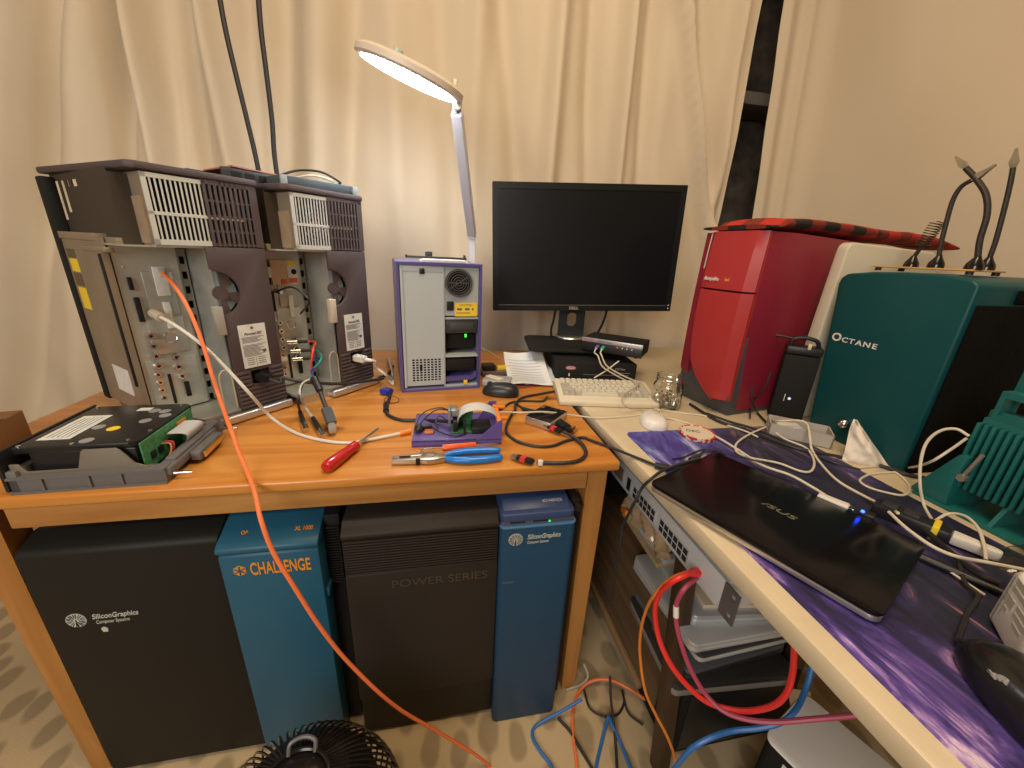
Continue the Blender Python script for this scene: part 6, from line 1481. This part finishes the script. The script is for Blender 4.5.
# white-topped computer standing on the floor at the bottom edge
pcx = thing('computer', 'silver-topped black box with a printed label at the bottom edge', 'computer', (0.729, 0.318, 0.0), R(20))
MB().prism(rrect(0.165, 0.20, 0.018, 5), 0.276, 0.284, 'xy', 0.003).build('top', mat('brushed_top', (0.86, 0.85, 0.82), 0.4), pcx)
MB().prism(rrect(0.162, 0.197, 0.018, 5), 0.0, 0.276, 'xy', 0.002).build('case', BLACKM, pcx)
lb = MB().b2((-0.0815, -0.080, 0.18), (-0.0808, 0.060, 0.262)).build('paper_label', LABELW, pcx)
MB().b2((-0.0821, -0.07, 0.195), (-0.0813, 0.0, 0.240)).build('print', INK, lb)
MB().b2((-0.0821, 0.01, 0.205), (-0.0813, 0.045, 0.250)).build('print', INK, lb)
o = MB().prism([(0, 0), (0.06, 0.0), (0.08, 0.03), (0.03, 0.05)], 0, 0.002).build('card', mat('tan_card2', (0.36, 0.26, 0.15), 0.8), None, (0.71, 0.405, 0.262), (R(40), 0, R(8)))
tag(o, 'tan card leaning behind the silver-topped box', 'card')

# leads of the switch and on the floor
def pcable(pts, r, material, label, nm='cable'): return cable(nm, pts, r, material, label)
o = pcable([PX(694, 572, .440), PX(684, 576, .415), PX(672, 582, .395), PX(660, 593, .395), PX(655, 610, .395), PX(658, 635, .40), PX(668, 660, .41), PX(684, 682, .43), PX(704, 700, .455), PX(724, 708, .48), PX(748, 711, .51), PX(772, 706, .535), PX(786, 694, .55), PX(792, 676, .56), PX(794, 655, .56), PX(794, 630, .56)], 0.0048, RED, 'thick red network cable looping down from the switch')
plugbox(o, PX(690, 573, .436), PX(700, 572, .458), 0.013, 0.012, RED, 'plug')
o = pcable([PX(697, 578, .452), PX(685, 588, .415), PX(677, 602, .41), PX(676, 620, .41), PX(681, 643, .42), PX(690, 668, .435), PX(704, 692, .455), PX(722, 710, .475), PX(745, 719, .50), PX(775, 722, .535), PX(815, 719, .58), PX(850, 716, .62), PX(890, 712, .66)], 0.0042, mat('pink_jacket', (0.42, 0.06, 0.12), 0.45), 'pink network cable looping down behind the red one')
MB().cyl(PX(676, 606, .4095)-o.location, PX(676, 617, .4095)-o.location, 0.0050).build('white_band', WHITE, o)
pcable([PX(690, 571, .435), PX(672, 578, .41), PX(657, 592, .393), PX(647, 608, .392), PX(641, 630, .392), PX(640, 655, .395), PX(645, 690, .40), PX(656, 715, .42), PX(668, 738, .44), PX(676, 762, .455), PX(680, 790, .46)], 0.0030, mat('dull_orange', (0.62, 0.20, 0.03), 0.5), 'thin orange cable hanging from the switch past the dark post')
pcable([PX(672, 772, .42), PX(690, 750, .43), PX(710, 738, .46), PX(732, 731, .50), PX(760, 728, .54), PX(782, 722, .57), PX(797, 708, .60), PX(806, 688, .63), PX(812, 665, .65), PX(813, 640, .66)], 0.0046, BLUECAB, 'blue network cable crossing in front of the silver-topped box')
def fl(a, b_, z=0.005): return P(a, b_, z)
pcable([fl(575, 790), fl(577, 768), fl(573, 735), fl(573, 712), fl(579, 692), fl(592, 681, .02), fl(610, 680, .03), fl(628, 688, .03), fl(642, 697, .02), fl(660, 712)], 0.0040, ORANGE, 'orange cable looped on the carpet beside the blue tower')
pcable([fl(548, 790), fl(552, 768), fl(541, 752), fl(533, 738), fl(534, 728), fl(545, 720, .01), fl(562, 711, .03), fl(582, 699, .05)], 0.0042, BLUECAB, 'blue cable curling on the carpet in front of the blue tower')
pcable([fl(594, 790), fl(596, 768), fl(601, 745), fl(608, 718, .02), fl(612, 725, .02), fl(620, 742), fl(632, 772), fl(640, 795)], 0.0042, BLUECAB, 'second blue cable bent into a peak on the carpet')
pcable([fl(610, 676, .10), fl(611, 700, .06), fl(614, 725, .02), fl(616, 750), fl(618, 790)], 0.0034, RUBBER, 'black cable running straight down the carpet between the towers')
pcable([fl(558, 718), fl(570, 731), fl(580, 748), fl(592, 768), fl(602, 790)], 0.0038, RUBBER, 'black cable lying slantwise on the carpet in front of the blue tower')
pcable([fl(584, 690), fl(590, 708), fl(604, 716), fl(618, 714), fl(624, 702), fl(622, 690, .01), fl(628, 712), fl(643, 725)], 0.0028, RUBBER, 'thin dark cable coiled on the carpet behind the orange loop')
pcable([fl(584, 664, .06), fl(588, 676, .03), fl(582, 684), fl(572, 688), fl(566, 690)], 0.0034, mat('grey_lead', (0.42, 0.42, 0.36), 0.5), 'grey lead tangled at the foot of the right desk leg')

# ------------------------------------------------------------------ fan in the foreground
fn_ = thing('fan', 'black ribbed cage of a fan standing on the carpet in the foreground', 'fan', (-0.225, 0.405, 0.0))
RX_, cz_ = 0.155, 0.255
mb = MB()
for k in range(64):
    a = 2*PI*k/64
    pts = []
    for j in range(9):
        ph = PI*0.10+j*(PI*0.80)/8
        pts.append((RX_*math.sin(ph)*math.cos(a)*1.0, RX_*0.85*math.sin(ph)*math.sin(a), cz_+0.135*math.cos(ph)))
    mb.tube(pts, 0.0020, 6, 3)
mb.build('cage', GLB, fn_)
mb = MB()
for ph in (0.10, 0.5, 0.90):
    ring = [(RX_*math.sin(PI*ph)*math.cos(2*PI*k/40), RX_*0.85*math.sin(PI*ph)*math.sin(2*PI*k/40), cz_+0.135*math.cos(PI*ph)) for k in range(41)]
    mb.tube(ring, 0.0032, 6, 1, False)
mb.build('cage_ring', GLB, fn_)
MB().lathe([(0, 0.128), (0.030, 0.128), (0.043, 0.122), (0.045, 0.112), (0.0, 0.112)], 32, (0, 0, cz_)).build('hub', GLB, fn_)
MB().tube([(-0.02, 0.035, cz_+0.127), (-0.018, 0.045, cz_+0.139), (0.0, 0.05, cz_+0.142), (0.018, 0.045, cz_+0.139), (0.02, 0.035, cz_+0.127)], 0.0035, 8).build('handle', mat('grey_handle', (0.10, 0.10, 0.11), 0.35), fn_)
MB().lathe([(0.0, -0.11), (0.085, -0.11), (0.118, -0.05), (0.124, 0.0), (0.114, 0.055), (0.075, 0.102), (0.0, 0.112)], 32, (0, 0, cz_)).build('drum', mat('drum_dark', (0.014, 0.014, 0.015), 0.5), fn_)
MB().lathe([(0, 0), (0.10, 0), (0.10, 0.012), (0.03, 0.03), (0.022, 0.11), (0, 0.11)], 32).build('base', BLACK, fn_)
